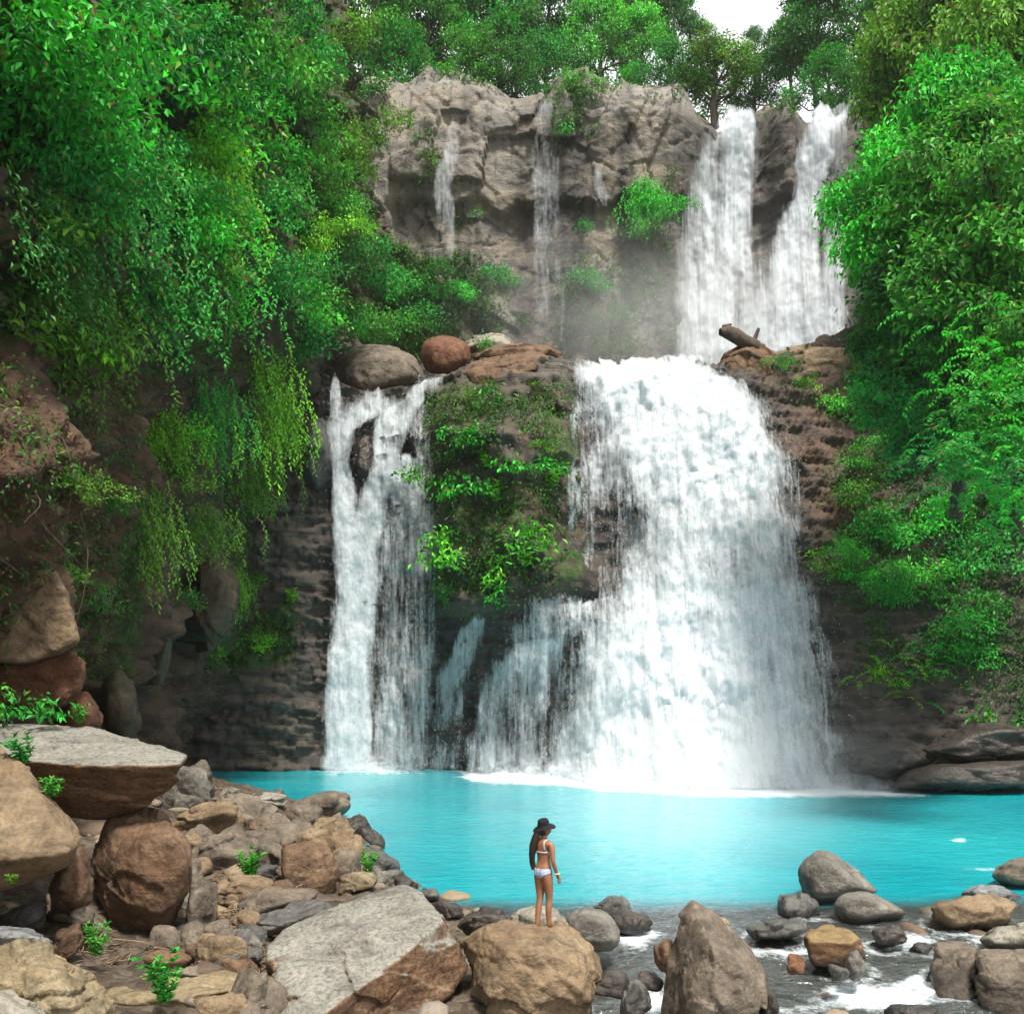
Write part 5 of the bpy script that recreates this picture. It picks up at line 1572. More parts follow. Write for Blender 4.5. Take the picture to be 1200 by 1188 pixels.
# ------------------------------------------------------------------ plants
def leaves_np(pos, ax, nr, L, W, rnd, fold=0.18, droop=0.15):
    """folded diamond leaves; returns vertices, triangles and the per-vertex random value"""
    n = len(pos)
    ax = ax / (np.linalg.norm(ax, axis=1)[:, None] + 1e-9)
    sd = np.cross(ax, nr); sd /= np.linalg.norm(sd, axis=1)[:, None] + 1e-9
    up = np.cross(sd, ax)
    L = np.broadcast_to(L, n)[:, None]; W = np.broadcast_to(W, n)[:, None]
    V = np.empty((n, 4, 3))
    V[:, 0] = pos
    V[:, 1] = pos + ax * L * .42 + sd * W * .5 + up * W * fold
    V[:, 2] = pos + ax * L - up * L * droop
    V[:, 3] = pos + ax * L * .42 - sd * W * .5 + up * W * fold
    b = np.arange(n)[:, None] * 4
    F = np.concatenate([b + np.array([[0, 1, 2]]), b + np.array([[0, 2, 3]])])
    return V.reshape(-1, 3), F, np.repeat(rnd, 4)

class Leaves:
    def __init__(s):
        s.p, s.a, s.n, s.l, s.w, s.r = [], [], [], [], [], []
    def add(s, p, a, n, l, w, r):
        s.p.append(p); s.a.append(a); s.n.append(n); s.l.append(np.broadcast_to(l, len(p))); s.w.append(np.broadcast_to(w, len(p))); s.r.append(np.broadcast_to(r, len(p)))
    def mesh(s, name, mat, **k):
        V, F, r = leaves_np(*[np.concatenate(x) for x in (s.p, s.a, s.n, s.l, s.w, s.r)], **k)
        return mesh_np(name, V, F, mat, smooth=False, attrs={'rnd': np.clip(r, 0, 1)})

def unit(v):
    return v / (np.linalg.norm(v, axis=-1, keepdims=True) + 1e-9)

def tuft(LS, rng, c, o, k, rad, L, W, tone, droop=.35, spread=.8):
    """a spray of k leaves round c, facing out along o"""
    a = unit(o * .55 + rng.normal(size=(k, 3)) * spread * .7 + (0, 0, -droop))
    p = c + rng.normal(size=(k, 3)) * rad * (1, 1, .6)
    n = unit(np.array((0, 0, 1.0)) * .75 + o * .55 + rng.normal(size=(k, 3)) * .35)
    LS.add(p, a, n, L * rng.uniform(.7, 1.25, k), W * rng.uniform(.8, 1.2, k), np.clip(tone + rng.normal(size=k) * .16, 0, 1))

def lobed_crown(LS, rng, lobes, dens, L, W, per=16, rad=.3, droop=.35, inner=.25):
    """leaf sprays over and through rounded lobes (x, y, z, radius); gaps stay open between sprays"""
    for lx, ly, lz, lr in lobes:
        n = int(dens * lr * lr)
        D = unit(rng.normal(size=(n, 3)))
        D = D[(D[:, 2] > -.65) | (rng.rand(n) < .35)]
        nz = noise3(D * 1.9 + rng.uniform(0, 50))
        lt = rng.uniform(.12, .8)
        for d, q in zip(D, nz):
            if q < -.18 and rng.rand() < .85: continue
            f = rng.uniform(.78, 1.05) + .22 * q if rng.rand() > inner else rng.uniform(.35, .8)
            c = np.array((lx, ly, lz)) + d * lr * f * (1, 1, .62)
            tuft(LS, rng, c, d, per, rad, L, W, lt + .18 * q + .12 * rng.normal(), droop)

def make_tree(seed, h, cr, nl, L=.32, trunk_r=.28, dens=26, per=16, rad=.42, flat=.8, trunk_frac=.42, droop=.35):
    """a tree: its trunk with limbs, its crown of leaf sprays; returns two meshes"""
    rng = np.random.RandomState(seed)
    top = h * trunk_frac
    tp = [np.array((0, 0, -1.0))]
    lean = rng.normal(size=2) * .05
    for t in np.linspace(.15, 1, 6):
        tp.append(np.array((lean[0] * h * t + rng.normal() * .06 * cr * .3, lean[1] * h * t + rng.normal() * .06 * cr * .3, h * .86 * t)))
    tp = np.array(tp)
    parts = [tube(tp, np.linspace(trunk_r * 1.35, trunk_r * .25, len(tp)), 9)]
    lobes = []
    for k in range(nl):
        z = top + (h - top) * ((k + .5) / nl) * .92
        f = math.sin(math.pi * min(1, (.22 + .72 * (k + .5) / nl)))
        a = k * 2.4 + rng.uniform(-.5, .5)
        rr = cr * f * rng.uniform(.35, .88)
        c = np.array((rr * math.cos(a), rr * math.sin(a), z))
        lr = cr * rng.uniform(.16, .32) * (.65 + .35 * f)
        lobes.append((c[0], c[1], c[2], lr))
        zb = np.interp(max(z - .28 * h * rng.uniform(.5, 1), top * .55), tp[:, 2], np.arange(len(tp)))
        i = int(zb); b = tp[i] + (tp[min(i + 1, len(tp) - 1)] - tp[i]) * (zb - i)
        mid = b * .45 + c * .55 + (0, 0, -.05 * h) + rng.normal(size=3) * .08 * cr
        r0 = trunk_r * (.55 - .3 * z / h)
        parts.append(tube(np.array([b, mid, c, c + (c - mid) * .5]), [r0, r0 * .7, r0 * .45, r0 * .15], 6))
        for _ in range(4):
            e = c + unit(rng.normal(size=3)) * lr * .85
            parts.append(tube(np.array([c, (c + e) / 2 + rng.normal(size=3) * .08, e]), [r0 * .4, r0 * .28, r0 * .08], 5))
    lobes.append((tp[-1][0], tp[-1][1], h * .9, cr * .4))
    LS = Leaves()
    lobed_crown(LS, rng, lobes, dens, L, L * .5, per, rad, droop)
    V, F = join_np(parts)
    return mesh_np('trunk', V, F, M['bark']), LS.mesh('crown', M['leaf'])

def make_shrub(seed, r=1.0, L=.2, dens=34, per=14, nl=6, rad=.2, droop=.3, wfac=.5):
    rng = np.random.RandomState(seed)
    lobes = [(rng.normal() * r * .5, rng.normal() * r * .5, r * .35 + rng.uniform(-.35, .5) * r, r * rng.uniform(.26, .5)) for _ in range(nl)]
    LS = Leaves()
    lobed_crown(LS, rng, lobes, dens, L, L * wfac, per, rad, droop, .2)
    return LS.mesh('shrub', M['leaf'])

def make_curtain(seed, w=1.4, ln=3.2, ns=60, L=.15):
    """a curtain of hanging shoots, hung from z = 0 on a face that looks along -Y"""
    rng = np.random.RandomState(seed)
    LS = Leaves()
    for _ in range(ns):
        x = rng.normal() * w * .5; l = ln * rng.uniform(.2, 1) * (1 - .35 * min(abs(x) / w, 1.5)); z0 = -rng.uniform(0, .9) * ln * .45 - abs(x) * rng.uniform(0, .6); sw = rng.normal() * .18
        n = int(l / .055)
        t = np.linspace(0, 1, n)
        p = np.stack([x + sw * t * l + .12 * np.sin(t * 5 + rng.uniform(0, 6)) + rng.normal(size=n) * .05, -.25 - .5 * np.sin(np.minimum(t * 2.2, 1) * 1.5) * rng.uniform(.3, 1) + rng.normal(size=n) * .05, z0 - t * l + .3 * np.exp(-t * 8)], 1)
        a = np.stack([rng.normal(size=n) * .7, -.5 + rng.normal(size=n) * .35, -.75 + rng.normal(size=n) * .3], 1)
        nn = unit(np.stack([rng.normal(size=n) * .4, -np.ones(n) * .8, np.ones(n) * .8], 1))
        LS.add(p, a, nn, L * rng.uniform(.7, 1.3, n), L * .5 * rng.uniform(.8, 1.2, n), np.clip(rng.uniform(.3, .75) + rng.normal(size=n) * .12, 0, 1))
    return LS.mesh('vine', M['leaf'])

def make_fern(seed, n=26, ln=1.5, L=.2):
    """arching fronds with paired leaflets"""
    rng = np.random.RandomState(seed)
    LS = Leaves()
    for k in range(n):
        a = rng.uniform(0, 6.28); l = ln * rng.uniform(.6, 1.1); el = rng.uniform(.35, 1.2)
        m = 18
        t = np.linspace(.08, 1, m)
        h = np.stack([np.cos(a) * np.ones(m), np.sin(a) * np.ones(m), np.zeros(m)], 1)
        p = h * (l * t * math.cos(el * .7))[:, None] + np.stack([0 * t, 0 * t, l * (math.sin(el) * t - .75 * t ** 2.2)], 1)
        T = unit(np.gradient(p, axis=0))
        S = np.cross(T, (0, 0, 1.0)); S = unit(S)
        U = np.cross(S, T)
        tone = rng.uniform(.3, .7)
        for sg in (1, -1):
            LS.add(p, S * sg + T * .55 - U * .15, U, L * (1.15 - .9 * t) * rng.uniform(.85, 1.1, m), L * .30 * (1.1 - .6 * t), np.clip(tone + rng.normal(size=m) * .06, 0, 1))
    return LS.mesh('fern', M['leaf'])

def make_grass(seed, n=420, ln=1.8):
    """long hanging grass"""
    rng = np.random.RandomState(seed)
    LS = Leaves()
    x = rng.normal(size=n) * .55; z = -rng.uniform(0, 2.6, n)
    for k in range(3):
        p = np.stack([x + rng.normal(size=n) * .06, -.15 - .22 * k * rng.uniform(.6, 1.2, n), z - (.05 + .33 * k * k * .6) * ln * .5], 1)
        a = np.stack([rng.normal(size=n) * .22, -.7 + .25 * k + rng.normal(size=n) * .15, .1 - .6 * k + rng.normal(size=n) * .1], 1)
        LS.add(p, a, unit(np.stack([rng.normal(size=n) * .3, -.5 + 0 * x, .9 + 0 * x], 1)), ln * .36 * rng.uniform(.7, 1.3, n), .035 * np.ones(n), np.clip(.55 + rng.normal(size=n) * .18, 0, 1))
    return LS.mesh('grass', M['leaf'])

def make_pinnate(seed, n=60, ln=1.25, L=.2):
    """branch ends with long leaves set in ranks"""
    rng = np.random.RandomState(seed)
    LS = Leaves()
    for k in range(n):
        o = rng.normal(size=3) * (.9, .9, .8)
        a = rng.uniform(0, 6.28); l = ln * rng.uniform(.6, 1)
        m = 12
        t = np.linspace(.05, 1, m)
        p = o + np.stack([np.cos(a) * l * t, np.sin(a) * l * t, .25 * l * t - .6 * l * t ** 2], 1)
        T = unit(np.gradient(p, axis=0)); S = unit(np.cross(T, (0, 0, 1.0))); U = np.cross(S, T)
        tone = rng.uniform(.35, .7)
        for sg in (1, -1):
            LS.add(p + rng.normal(size=(m, 3)) * .02, S * sg + T * .6 - U * .25, U + rng.normal(size=(m, 3)) * .15, L * rng.uniform(.8, 1.15, m) * (1.05 - .4 * t), L * .34, np.clip(tone + rng.normal(size=m) * .09, 0, 1))
    return LS.mesh('shrub', M['leaf'])

def make_herb(seed, n=14, h=.5, L=.2):
    """a small leafy plant with upright stems"""
    rng = np.random.RandomState(seed)
    LS = Leaves()
    for k in range(n):
        a = rng.uniform(0, 6.28); o = rng.uniform(0, .16)
        hh = h * rng.uniform(.5, 1.1)
        tip = np.array((math.cos(a) * (o + .28 * hh), math.sin(a) * (o + .28 * hh), hh * 1.25))
        for t in (.35, .6, .85, 1.0):
            m = 4
            b = tip * t
            aa = rng.uniform(0, 6.28) + np.arange(m) * 1.57
            ax = np.stack([np.cos(aa), np.sin(aa), .55 + rng.normal(size=m) * .35], 1)
            LS.add(np.repeat(b[None], m, 0), ax, np.tile((0, 0, 1.0), (m, 1)) + rng.normal(size=(m, 3)) * .35, .8 * L * rng.uniform(.6, 1.2, m), L * .36, np.clip(.55 + rng.normal(size=m) * .2, 0, 1))
    return LS.mesh('plant', M['leaf'])

SHR = {
 'broad': [make_shrub(1), make_shrub(2, nl=7), make_shrub(3, nl=5, L=.24)],
 'fine': [make_shrub(11, L=.13, dens=60, per=18, rad=.16), make_shrub(12, L=.12, dens=62, per=18, nl=8, rad=.16)],
 'big': [make_shrub(21, r=1.8, L=.21, dens=34, per=17, nl=11, rad=.26), make_shrub(22, r=1.8, L=.19, dens=38, per=18, nl=13, rad=.24), make_shrub(23, r=1.8, L=.24, dens=28, per=16, nl=12, rad=.28)],
 'vine': [make_curtain(31), make_curtain(32, w=1.0, ln=4.2, ns=50), make_curtain(33, w=2.0, ln=2.6, ns=80)],
 'fern': [make_fern(41), make_fern(42, n=20, ln=1.9, L=.25)],
 'grass': [make_grass(51), make_grass(52, n=520, ln=2.2)],
 'pinnate': [make_pinnate(61), make_pinnate(62, n=70)],
 'herb': [make_herb(71), make_herb(72, n=9, h=.4), make_herb(73, n=20, h=.6, L=.17)],
}
NAME = {'broad': 'shrub', 'fine': 'shrub', 'big': 'shrub', 'vine': 'vine', 'fern': 'fern', 'grass': 'grass_tussock', 'pinnate': 'shrub', 'herb': 'leafy_plant'}
CATN = {'broad': 'shrub', 'fine': 'shrub', 'big': 'shrub', 'vine': 'vine', 'fern': 'fern', 'grass': 'grass', 'pinnate': 'shrub', 'herb': 'plant'}
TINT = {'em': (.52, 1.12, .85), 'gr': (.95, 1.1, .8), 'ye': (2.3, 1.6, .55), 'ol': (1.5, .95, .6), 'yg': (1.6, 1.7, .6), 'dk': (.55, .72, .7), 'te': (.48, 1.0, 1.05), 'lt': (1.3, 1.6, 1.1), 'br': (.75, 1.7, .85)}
_prng = random.Random(3)

def plant(kind, px, py, size, tint, label, group, out=0.3, at=None, d=None):
    """one plant on the rock (or ground) that shows at a spot of the photograph; size in metres across"""
    me = _prng.choice(SHR[kind])
    if d is not None:
        loc, nor = P(px, py, d), np.array((0, -1.0, 0))
    else:
        loc, nor = hit(px, py)
        if loc is None:
            loc, nor = P(px, py, 60), np.array((0, -1.0, 0))
    o = bpy.data.objects.new(NAME[kind], me)
    COL.objects.link(o)
    sz = {'broad': 2.0, 'fine': 2.0, 'big': 3.6, 'vine': 2.4, 'fern': 2.6, 'grass': 2.0, 'pinnate': 3.2, 'herb': .8}[kind]
    s = size / sz
    h = np.array((nor[0], nor[1], 0)); h = h / (np.linalg.norm(h) + 1e-6)
    loc = loc + h * out * size * .5
    if kind in ('broad', 'fine', 'big', 'pinnate'):
        loc = loc - (0, 0, .3 * size)
    o.location = loc
    a = math.atan2(h[0], -h[1]) if abs(h).sum() > .1 else 0
    if kind in ('vine', 'grass'):
        o.rotation_euler = (0, 0, a + _prng.uniform(-.25, .25))
    else:
        o.rotation_euler = (_prng.uniform(-.15, .15), _prng.uniform(-.15, .15), _prng.uniform(0, 6.28))
    o.scale = (s * _prng.uniform(.9, 1.1), s * _prng.uniform(.9, 1.1), s * _prng.uniform(.9, 1.1))
    o.color = TINT[tint] + (1,)
    tag(o, label, CATN[kind], group)
    return o

GL = 'plants growing on the left wall'
LEFT = [
 ('big', 25, 60, 5.0, 'br', 'bright green feathery bush in the top left corner of the wall'),
 ('big', 85, 105, 4.5, 'em', 'emerald bush right of the one in the top left corner'),
 ('big', 150, 45, 4.5, 'te', 'bluish green leafy bush at the top of the wall, left of centre'),
 ('big', 200, 50, 4.0, 'te', 'bluish green bush with hanging leaves at the top of the wall'),
 ('big', 275, 40, 5.0, 'gr', 'leafy tree-like bush at the top of the wall over a dark gap'),
 ('big', 335, 40, 5.0, 'te', 'glossy bluish green bush at the top of the wall near the upper cliff'),
 ('big', 395, 60, 5.0, 'ol', 'olive green bush at the top of the wall closest to the upper cliff'),
 ('big', 430, 110, 4.5, 'dk', 'dark green bush overhanging the left end of the upper cliff'),
 ('big', 230, 100, 4.5, 'lt', 'pale green bush lit on top, high in the middle of the wall'),
 ('big', 290, 95, 4.5, 'br', 'bright bush right of the pale lit one, high on the wall'),
 ('big', 350, 120, 4.5, 'gr', 'mid green bush high on the right side of the wall'),
 ('big', 405, 165, 4.5, 'ol', 'olive bush above the grey face of the upper cliff'),
 ('big', 60, 170, 4.0, 'te', 'dusky bluish bush under the emerald one at the left edge'),
 ('big', 105, 190, 4.0, 'gr', 'green bush beside the dark hollow high on the left'),
 ('big', 220, 160, 3.8, 'ye', 'yellow green hanging bush in the centre of the wall'),
 ('big', 265, 190, 3.8, 'gr', 'bush with fine hanging shoots just right of the yellow green one'),
 ('big', 325, 190, 4.2, 'br', 'fresh green bush in the upper middle right of the wall'),
 ('big', 385, 225, 4.4, 'gr', 'green bush leaning out over the upper ledge'),
 ('big', 190, 205, 3.6, 'te', 'bluish green bush with drooping leaves by the central dark hollow'),
 ('big', 215, 260, 4.0, 'br', 'vivid green bush below the central dark hollow'),
 ('big', 265, 250, 4.0, 'em', 'emerald bush next to the vivid green one in mid wall'),
 ('big', 305, 240, 4.0, 'em', 'dense emerald bush on the right half of the wall'),
 ('big', 350, 265, 4.0, 'ye', 'yellowish bush on the outer edge of the wall, level with the thin falls'),
 ('big', 390, 300, 4.2, 'dk', 'dark bush on the outer edge of the wall above the grey brink boulder'),
 ('big', 300, 310, 4.0, 'te', 'deep bluish green bush above the shaded cleft'),
 ('big', 345, 325, 4.0, 'lt', 'pale leafy bush on the outer edge of the wall, high above the left waterfall'),
 ('big', 385, 370, 4.0, 'em', 'emerald bush touching the grey boulder on the brink'),
 ('big', 350, 390, 3.6, 'te', 'blue green broad leaved bush left of the grey brink boulder'),
 ('big', 210, 330, 3.6, 'gr', 'green bush over the top of the bare earth face'),
 ('broad', 150, 150, 2.6, 'te', 'small bluish bush with shiny leaves high on the left'),
 ('broad', 65, 250, 2.8, 'ye', 'yellowish shrub on the left side above the earth face'),
 ('broad', 40, 300, 2.8, 'ol', 'olive shrub at the left edge above the earth face'),
 ('broad', 105, 300, 2.8, 'dk', 'dull dark shrub amid hanging roots on the left'),
 ('broad', 145, 260, 2.6, 'dk', 'dark shrub with sparse leaves left of the central growth'),
 ('broad', 20, 380, 2.4, 'ol', 'olive leafed shrub at the left edge beside the earth face'),
 ('broad', 75, 390, 2.4, 'ye', 'low yellow leafed shrub trailing across the earth face'),
 ('broad', 150, 350, 2.6, 'gr', 'leafy shrub at the upper right of the earth face'),
 ('vine', 225, 150, 3.6, 'ye', 'long yellow green vine curtain down the centre of the wall'),
 ('vine', 130, 120, 3.0, 'em', 'emerald vine curtain hanging on the upper left'),
 ('vine', 310, 150, 3.4, 'gr', 'green vine curtain hanging on the upper right of the wall'),
 ('vine', 180, 300, 3.2, 'em', 'emerald vines falling over the bare earth face'),
 ('vine', 255, 300, 3.2, 'br', 'bright vines falling in front of the shaded cleft'),
 ('vine', 95, 320, 3.0, 'ol', 'brownish vines trailing over the left part of the earth face'),
 ('vine', 30, 230, 3.0, 'dk', 'dark hanging vines at the left edge'),
 ('vine', 365, 180, 3.4, 'ol', 'olive vines hanging on the outer edge of the wall'),
 ('vine', 310, 405, 3.4, 'ye', 'bright yellow green vines hanging in a long fall left of the left waterfall'),
 ('vine', 318, 470, 3.0, 'ye', 'lower yellow vine tuft hanging under the long fall of vines'),
 ('vine', 290, 535, 2.6, 'ol', 'olive vine tuft hanging beside the layered rock'),
 ('vine', 200, 480, 2.4, 'ye', 'yellow green mossy vines right of the bare earth face'),
 ('vine', 240, 440, 2.6, 'em', 'emerald vines framing the shaded cleft on its left'),
 ('broad', 225, 500, 2.2, 'br', 'bright shrub low on the wall beside the shaded cleft'),
 ('fine', 205, 560, 2.0, 'ol', 'small leafed olive shrub above the mossy rock pillar'),
 ('fine', 290, 590, 2.2, 'gr', 'fine leafed shrub hanging above the mossy ledge'),
 ('vine', 262, 660, 2.2, 'ye', 'moss coloured vines hanging over the brown overhang'),
 ('fine', 300, 680, 2.0, 'ol', 'small olive shrub on the mossy ledge by the layered rock'),
 ('broad', 262, 755, 2.4, 'ol', 'mossy shrub on the low ledge left of the left waterfall'),
 ('fine', 315, 750, 2.2, 'ye', 'yellow green shrub on the low ledge closest to the left waterfall'),
 ('vine', 236, 590, 2.4, 'ol', 'olive vines hanging beside the mossy pillar over the brown overhang'),
 ('vine', 170, 560, 2.4, 'ol', 'dull olive vines hanging over the top of the mossy pillar'),
 ('fine', 215, 700, 1.8, 'dk', 'dark small leafed shrub in the hollow right of the mossy pillar'),
 ('herb', 350, 555, .9, 'ye', 'tiny yellow leafed plant on the dark layered rock'),
 ('herb', 340, 710, 1.0, 'ye', 'small yellow leafed plant low on the layered rock'),
 ('broad', 75, 660, 1.3, 'ol', 'sparse plant on top of the angular tan block'),
 ('broad', 100, 700, 1.2, 'dk', 'dark sparse plant beside the angular tan block'),
 ('herb', 105, 775, 1.0, 'te', 'small green plant beside the rust-red block'),
 ('fine', 125, 590, 1.4, 'dk', 'dull small shrub in the middle of the bare earth face'),
 ('fine', 70, 560, 1.3, 'ol', 'wispy olive shrub on the left half of the bare earth face'),
]
for k in LEFT:
    plant(k[0], k[1], k[2], k[3] * (.82 if k[0] in ('big', 'vine') else 1), k[4], k[5], group=GL, out=.38)

GM = 'plants on the mossy outcrop between the falls'
for k in [
 ('broad', 590, 466, 2.0, 'gr', 'round dark green shrub at the top of the mossy outcrop'),
 ('fine', 556, 474, 1.7, 'ol', 'olive shrub on the upper left of the mossy outcrop'),
 ('broad', 540, 512, 1.9, 'br', 'emerald shrub on the left of the mossy outcrop below the knob'),
 ('broad', 614, 535, 1.9, 'br', 'vivid round shrub standing out at the right of the mossy outcrop'),
 ('broad', 520, 548, 2.2, 'yg', 'light green shrub on the left edge of the mossy outcrop'),
 ('broad', 556, 560, 2.2, 'br', 'wide emerald shrub across the middle of the mossy outcrop'),
 ('herb', 585, 555, 1.6, 'ye', 'yellow leafed plant right of the wide emerald shrub'),
 ('herb', 645, 577, 1.2, 'ye', 'yellow leafed plant at the right edge of the mossy outcrop'),
 ('broad', 545, 640, 2.6, 'yg', 'big green shrub low on the left of the mossy outcrop'),
 ('broad', 580, 670, 2.6, 'yg', 'bright shrub low in the middle of the mossy outcrop'),
 ('broad', 625, 630, 2.6, 'yg', 'bright green shrub low on the right of the mossy outcrop'),
 ('herb', 605, 672, 1.7, 'ye', 'pale yellow plant at the lower right of the mossy outcrop'),
 ('herb', 590, 595, 1.4, 'ye', 'yellow plant in the centre of the mossy outcrop'),
 ('broad', 565, 695, 1.6, 'br', 'small vivid shrub at the bottom of the mossy outcrop'),
 ('fine', 530, 690, 1.6, 'dk', 'dark shrub at the lower left corner of the mossy outcrop'),
 ('fine', 640, 520, 1.2, 'ol', 'olive tuft beside the vivid round shrub of the outcrop'),
 ('fine', 620, 455, 1.1, 'ol', 'thin olive tuft under the large cracked rock'),
]:
    plant(k[0], k[1], k[2], k[3] * 1.2, k[4], k[5], group=GM, out=.5)
plant('broad', 566, 397, 1.6, 'gr', 'small green bush on the pale block at the brink', GM, d=60.6)

GU = 'plants on the upper cliff'
for k in [
 ('big', 756, 235, 3.6, 'br', 'leafy bush hanging on the upper cliff left of the double waterfall'),
 ('big', 760, 262, 3.2, 'gr', 'lower half of the hanging growth left of the double waterfall'),
 ('broad', 666, 150, 2.0, 'em', 'emerald tuft near the top of the misty ribbon of water'),
 ('broad', 693, 265, 1.8, 'em', 'small emerald tuft right of the misty ribbon of water'),
 ('broad', 544, 246, 2.4, 'gr', 'green tuft under the overhang beside the leftmost thread of water'),
 ('big', 545, 345, 3.4, 'br', 'bright bush at the foot of the upper cliff beside the leftmost thread'),
 ('big', 585, 325, 3.4, 'te', 'bluish bush at the foot of the upper cliff left of the ribbon'),
 ('big', 690, 330, 3.4, 'te', 'misty bluish bush at the foot of the upper cliff right of the ribbon'),
 ('big', 465, 340, 4.6, 'em', 'wide emerald bush at the left foot of the upper cliff'),
 ('big', 430, 310, 4.6, 'te', 'bluish green bush where the left wall meets the upper cliff'),
 ('big', 490, 375, 4.0, 'te', 'shaded bluish bush behind the brink boulders'),
 ('big', 425, 375, 3.8, 'gr', 'green bush right behind the grey boulder on the brink'),
 ('big', 510, 330, 3.4, 'dk', 'dark hanging bush behind the leftmost thread of water'),
 ('broad', 620, 375, 2.0, 'ol', 'olive tuft low on the upper cliff behind the brink'),
 ('vine', 758, 212, 3.0, 'br', 'bright trailing vines above the leafy bush of the upper cliff'),
 ('fine', 505, 190, 2.2, 'ol', 'olive moss shrub on the grey face left of the leftmost thread'),
 ('fine', 670, 95, 2.6, 'lt', 'pale shrub on the knob of rock at the top of the upper cliff'),
 ('fine', 725, 370, 2.4, 'dk', 'dim shrub in the mist at the foot of the upper cliff'),
]:
    plant(*k, group=GU, out=.3)

GRR = 'plants on the right bank'
for k in [
 ('big', 1010, 480, 3.6, 'lt', 'pale green shrub above the brown slope beside the main fall'),
 ('big', 1040, 440, 4.0, 'em', 'emerald shrub below the bright green tree'),
 ('fine', 1000, 575, 2.6, 'ol', 'olive shrub hanging beside the main fall'),
 ('broad', 985, 580, 1.8, 'em', 'small dark shrub touching the edge of the main fall'),
 ('broad', 970, 655, 2.2, 'ye', 'yellow green shrub on the ledge beside the main fall'),
 ('big', 1000, 660, 3.0, 'br', 'bright shrub on the ledge right of the yellow green one'),
 ('big', 1050, 620, 4.0, 'em', 'large emerald shrub in the middle of the right bank'),
 ('big', 1095, 605, 4.0, 'br', 'bright leafy shrub under the dark hollow of the right bank'),
 ('big', 1100, 680, 3.6, 'lt', 'rounded light green shrub in the middle of the right bank'),
 ('big', 1060, 680, 3.4, 'em', 'emerald shrub left of the rounded light green one'),
 ('big', 1150, 650, 4.0, 'te', 'deep bluish shrub at the right edge in mid bank'),
 ('pinnate', 1040, 770, 3.2, 'ye', 'spreading shrub with yellow green tips low on the right bank'),
 ('pinnate', 1080, 760, 3.2, 'br', 'bright spreading shrub low on the right bank'),
 ('big', 1130, 740, 3.6, 'em', 'emerald shrub low on the right bank near the right edge'),
 ('big', 1165, 720, 3.6, 'dk', 'dark shrub at the right edge, low on the right bank'),
 ('broad', 1015, 790, 1.6, 'ye', 'small yellow shrub drooping over the rock beside the main fall'),
 ('broad', 1185, 828, 2.4, 'gr', 'green shrub at the right edge just above the brown ledge'),
 ('fine', 915, 425, 1.6, 'gr', 'small plant on the dark brown boulder by the stump'),
 ('fine', 945, 452, 1.8, 'ye', 'low yellowish plants along the long brown ledge'),
 ('grass', 1000, 430, 2.6, 'ol', 'dry hanging grass at the end of the long brown ledge'),
 ('big', 1180, 560, 3.4, 'em', 'emerald shrub at the right edge above the deep bluish one'),
 ('big', 1010, 530, 3.0, 'gr', 'green shrub on the brown slope halfway down beside the main fall'),
]:
    plant(*k, group=GRR, out=.4)

GF = 'small plants among the shore boulders'
for k in [
 ('broad', 30, 815, 1.25, 'br', 'bright leafy plant on top of the flat grey slab at the left edge', 20.6),
 ('broad', -5, 820, 1.2, 'em', 'emerald plant at the very left edge on the flat grey slab', 20.2),
 ('herb', 92, 852, .5, 'em', 'tiny sprig on the back edge of the flat grey slab', 21),
 ('herb', 30, 902, .7, 'te', 'sprig between the brown wedge and the flat grey slab, higher of two', 16.8),
 ('herb', 60, 938, .65, 'em', 'sprig between the brown wedge and the flat grey slab, lower of two', 16.5),
 ('herb', 293, 1034, .9, 'em', 'upright green plant under the broad brown block', 22.0),
 ('herb', 431, 1027, .6, 'em', 'small green plant beside the dark wedge-shaped slab', 24.0),
 ('herb', 110, 1128, .6, 'em', 'small green plant below the egg-shaped boulder', 15.9),
 ('herb', 196, 1186, .8, 'br', 'bright plant at the bottom edge in front of the long flat-topped slab', 14.2),
 ('herb', 12, 1038, .3, 'ol', 'tiny pale sprig under the brown wedge', 15.2),
]:
    plant(k[0], k[1], k[2], k[3] * (.85 if k[0] == 'herb' else 1), {'em': 'gr', 'br': 'em'}.get(k[4], k[4]), k[5], group=GF, d=k[6], out=0)

# ------------------------------------------------------------------ trees
TREES = [make_tree(1, 14, 5.2, 18, L=.42), make_tree(2, 12, 5.0, 17, L=.36), make_tree(3, 16, 4.6, 20, L=.4), make_tree(4, 10, 4.8, 18, L=.34, trunk_frac=.3), make_tree(5, 15, 6.4, 17, L=.44, dens=22, trunk_frac=.45)]
NEAR = [make_tree(11, 15, 5.8, 58, L=.30, dens=52, per=16, rad=.34, trunk_frac=.42, trunk_r=.32), make_tree(12, 11, 4.8, 44, L=.29, dens=50, per=16, rad=.34, trunk_frac=.22, trunk_r=.26)]
def tree(src, loc, h, tint, label, group, rot=0.0, wide=1.0, base_h=None):
    tr, cr = src
    hh = base_h
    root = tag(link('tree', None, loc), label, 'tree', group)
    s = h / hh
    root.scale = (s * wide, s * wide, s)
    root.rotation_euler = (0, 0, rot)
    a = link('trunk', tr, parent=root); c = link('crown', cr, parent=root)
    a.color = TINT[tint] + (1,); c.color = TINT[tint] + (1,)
    return root
HB = [14, 12, 16, 10, 15]
GT = 'trees on top of the upper cliff'
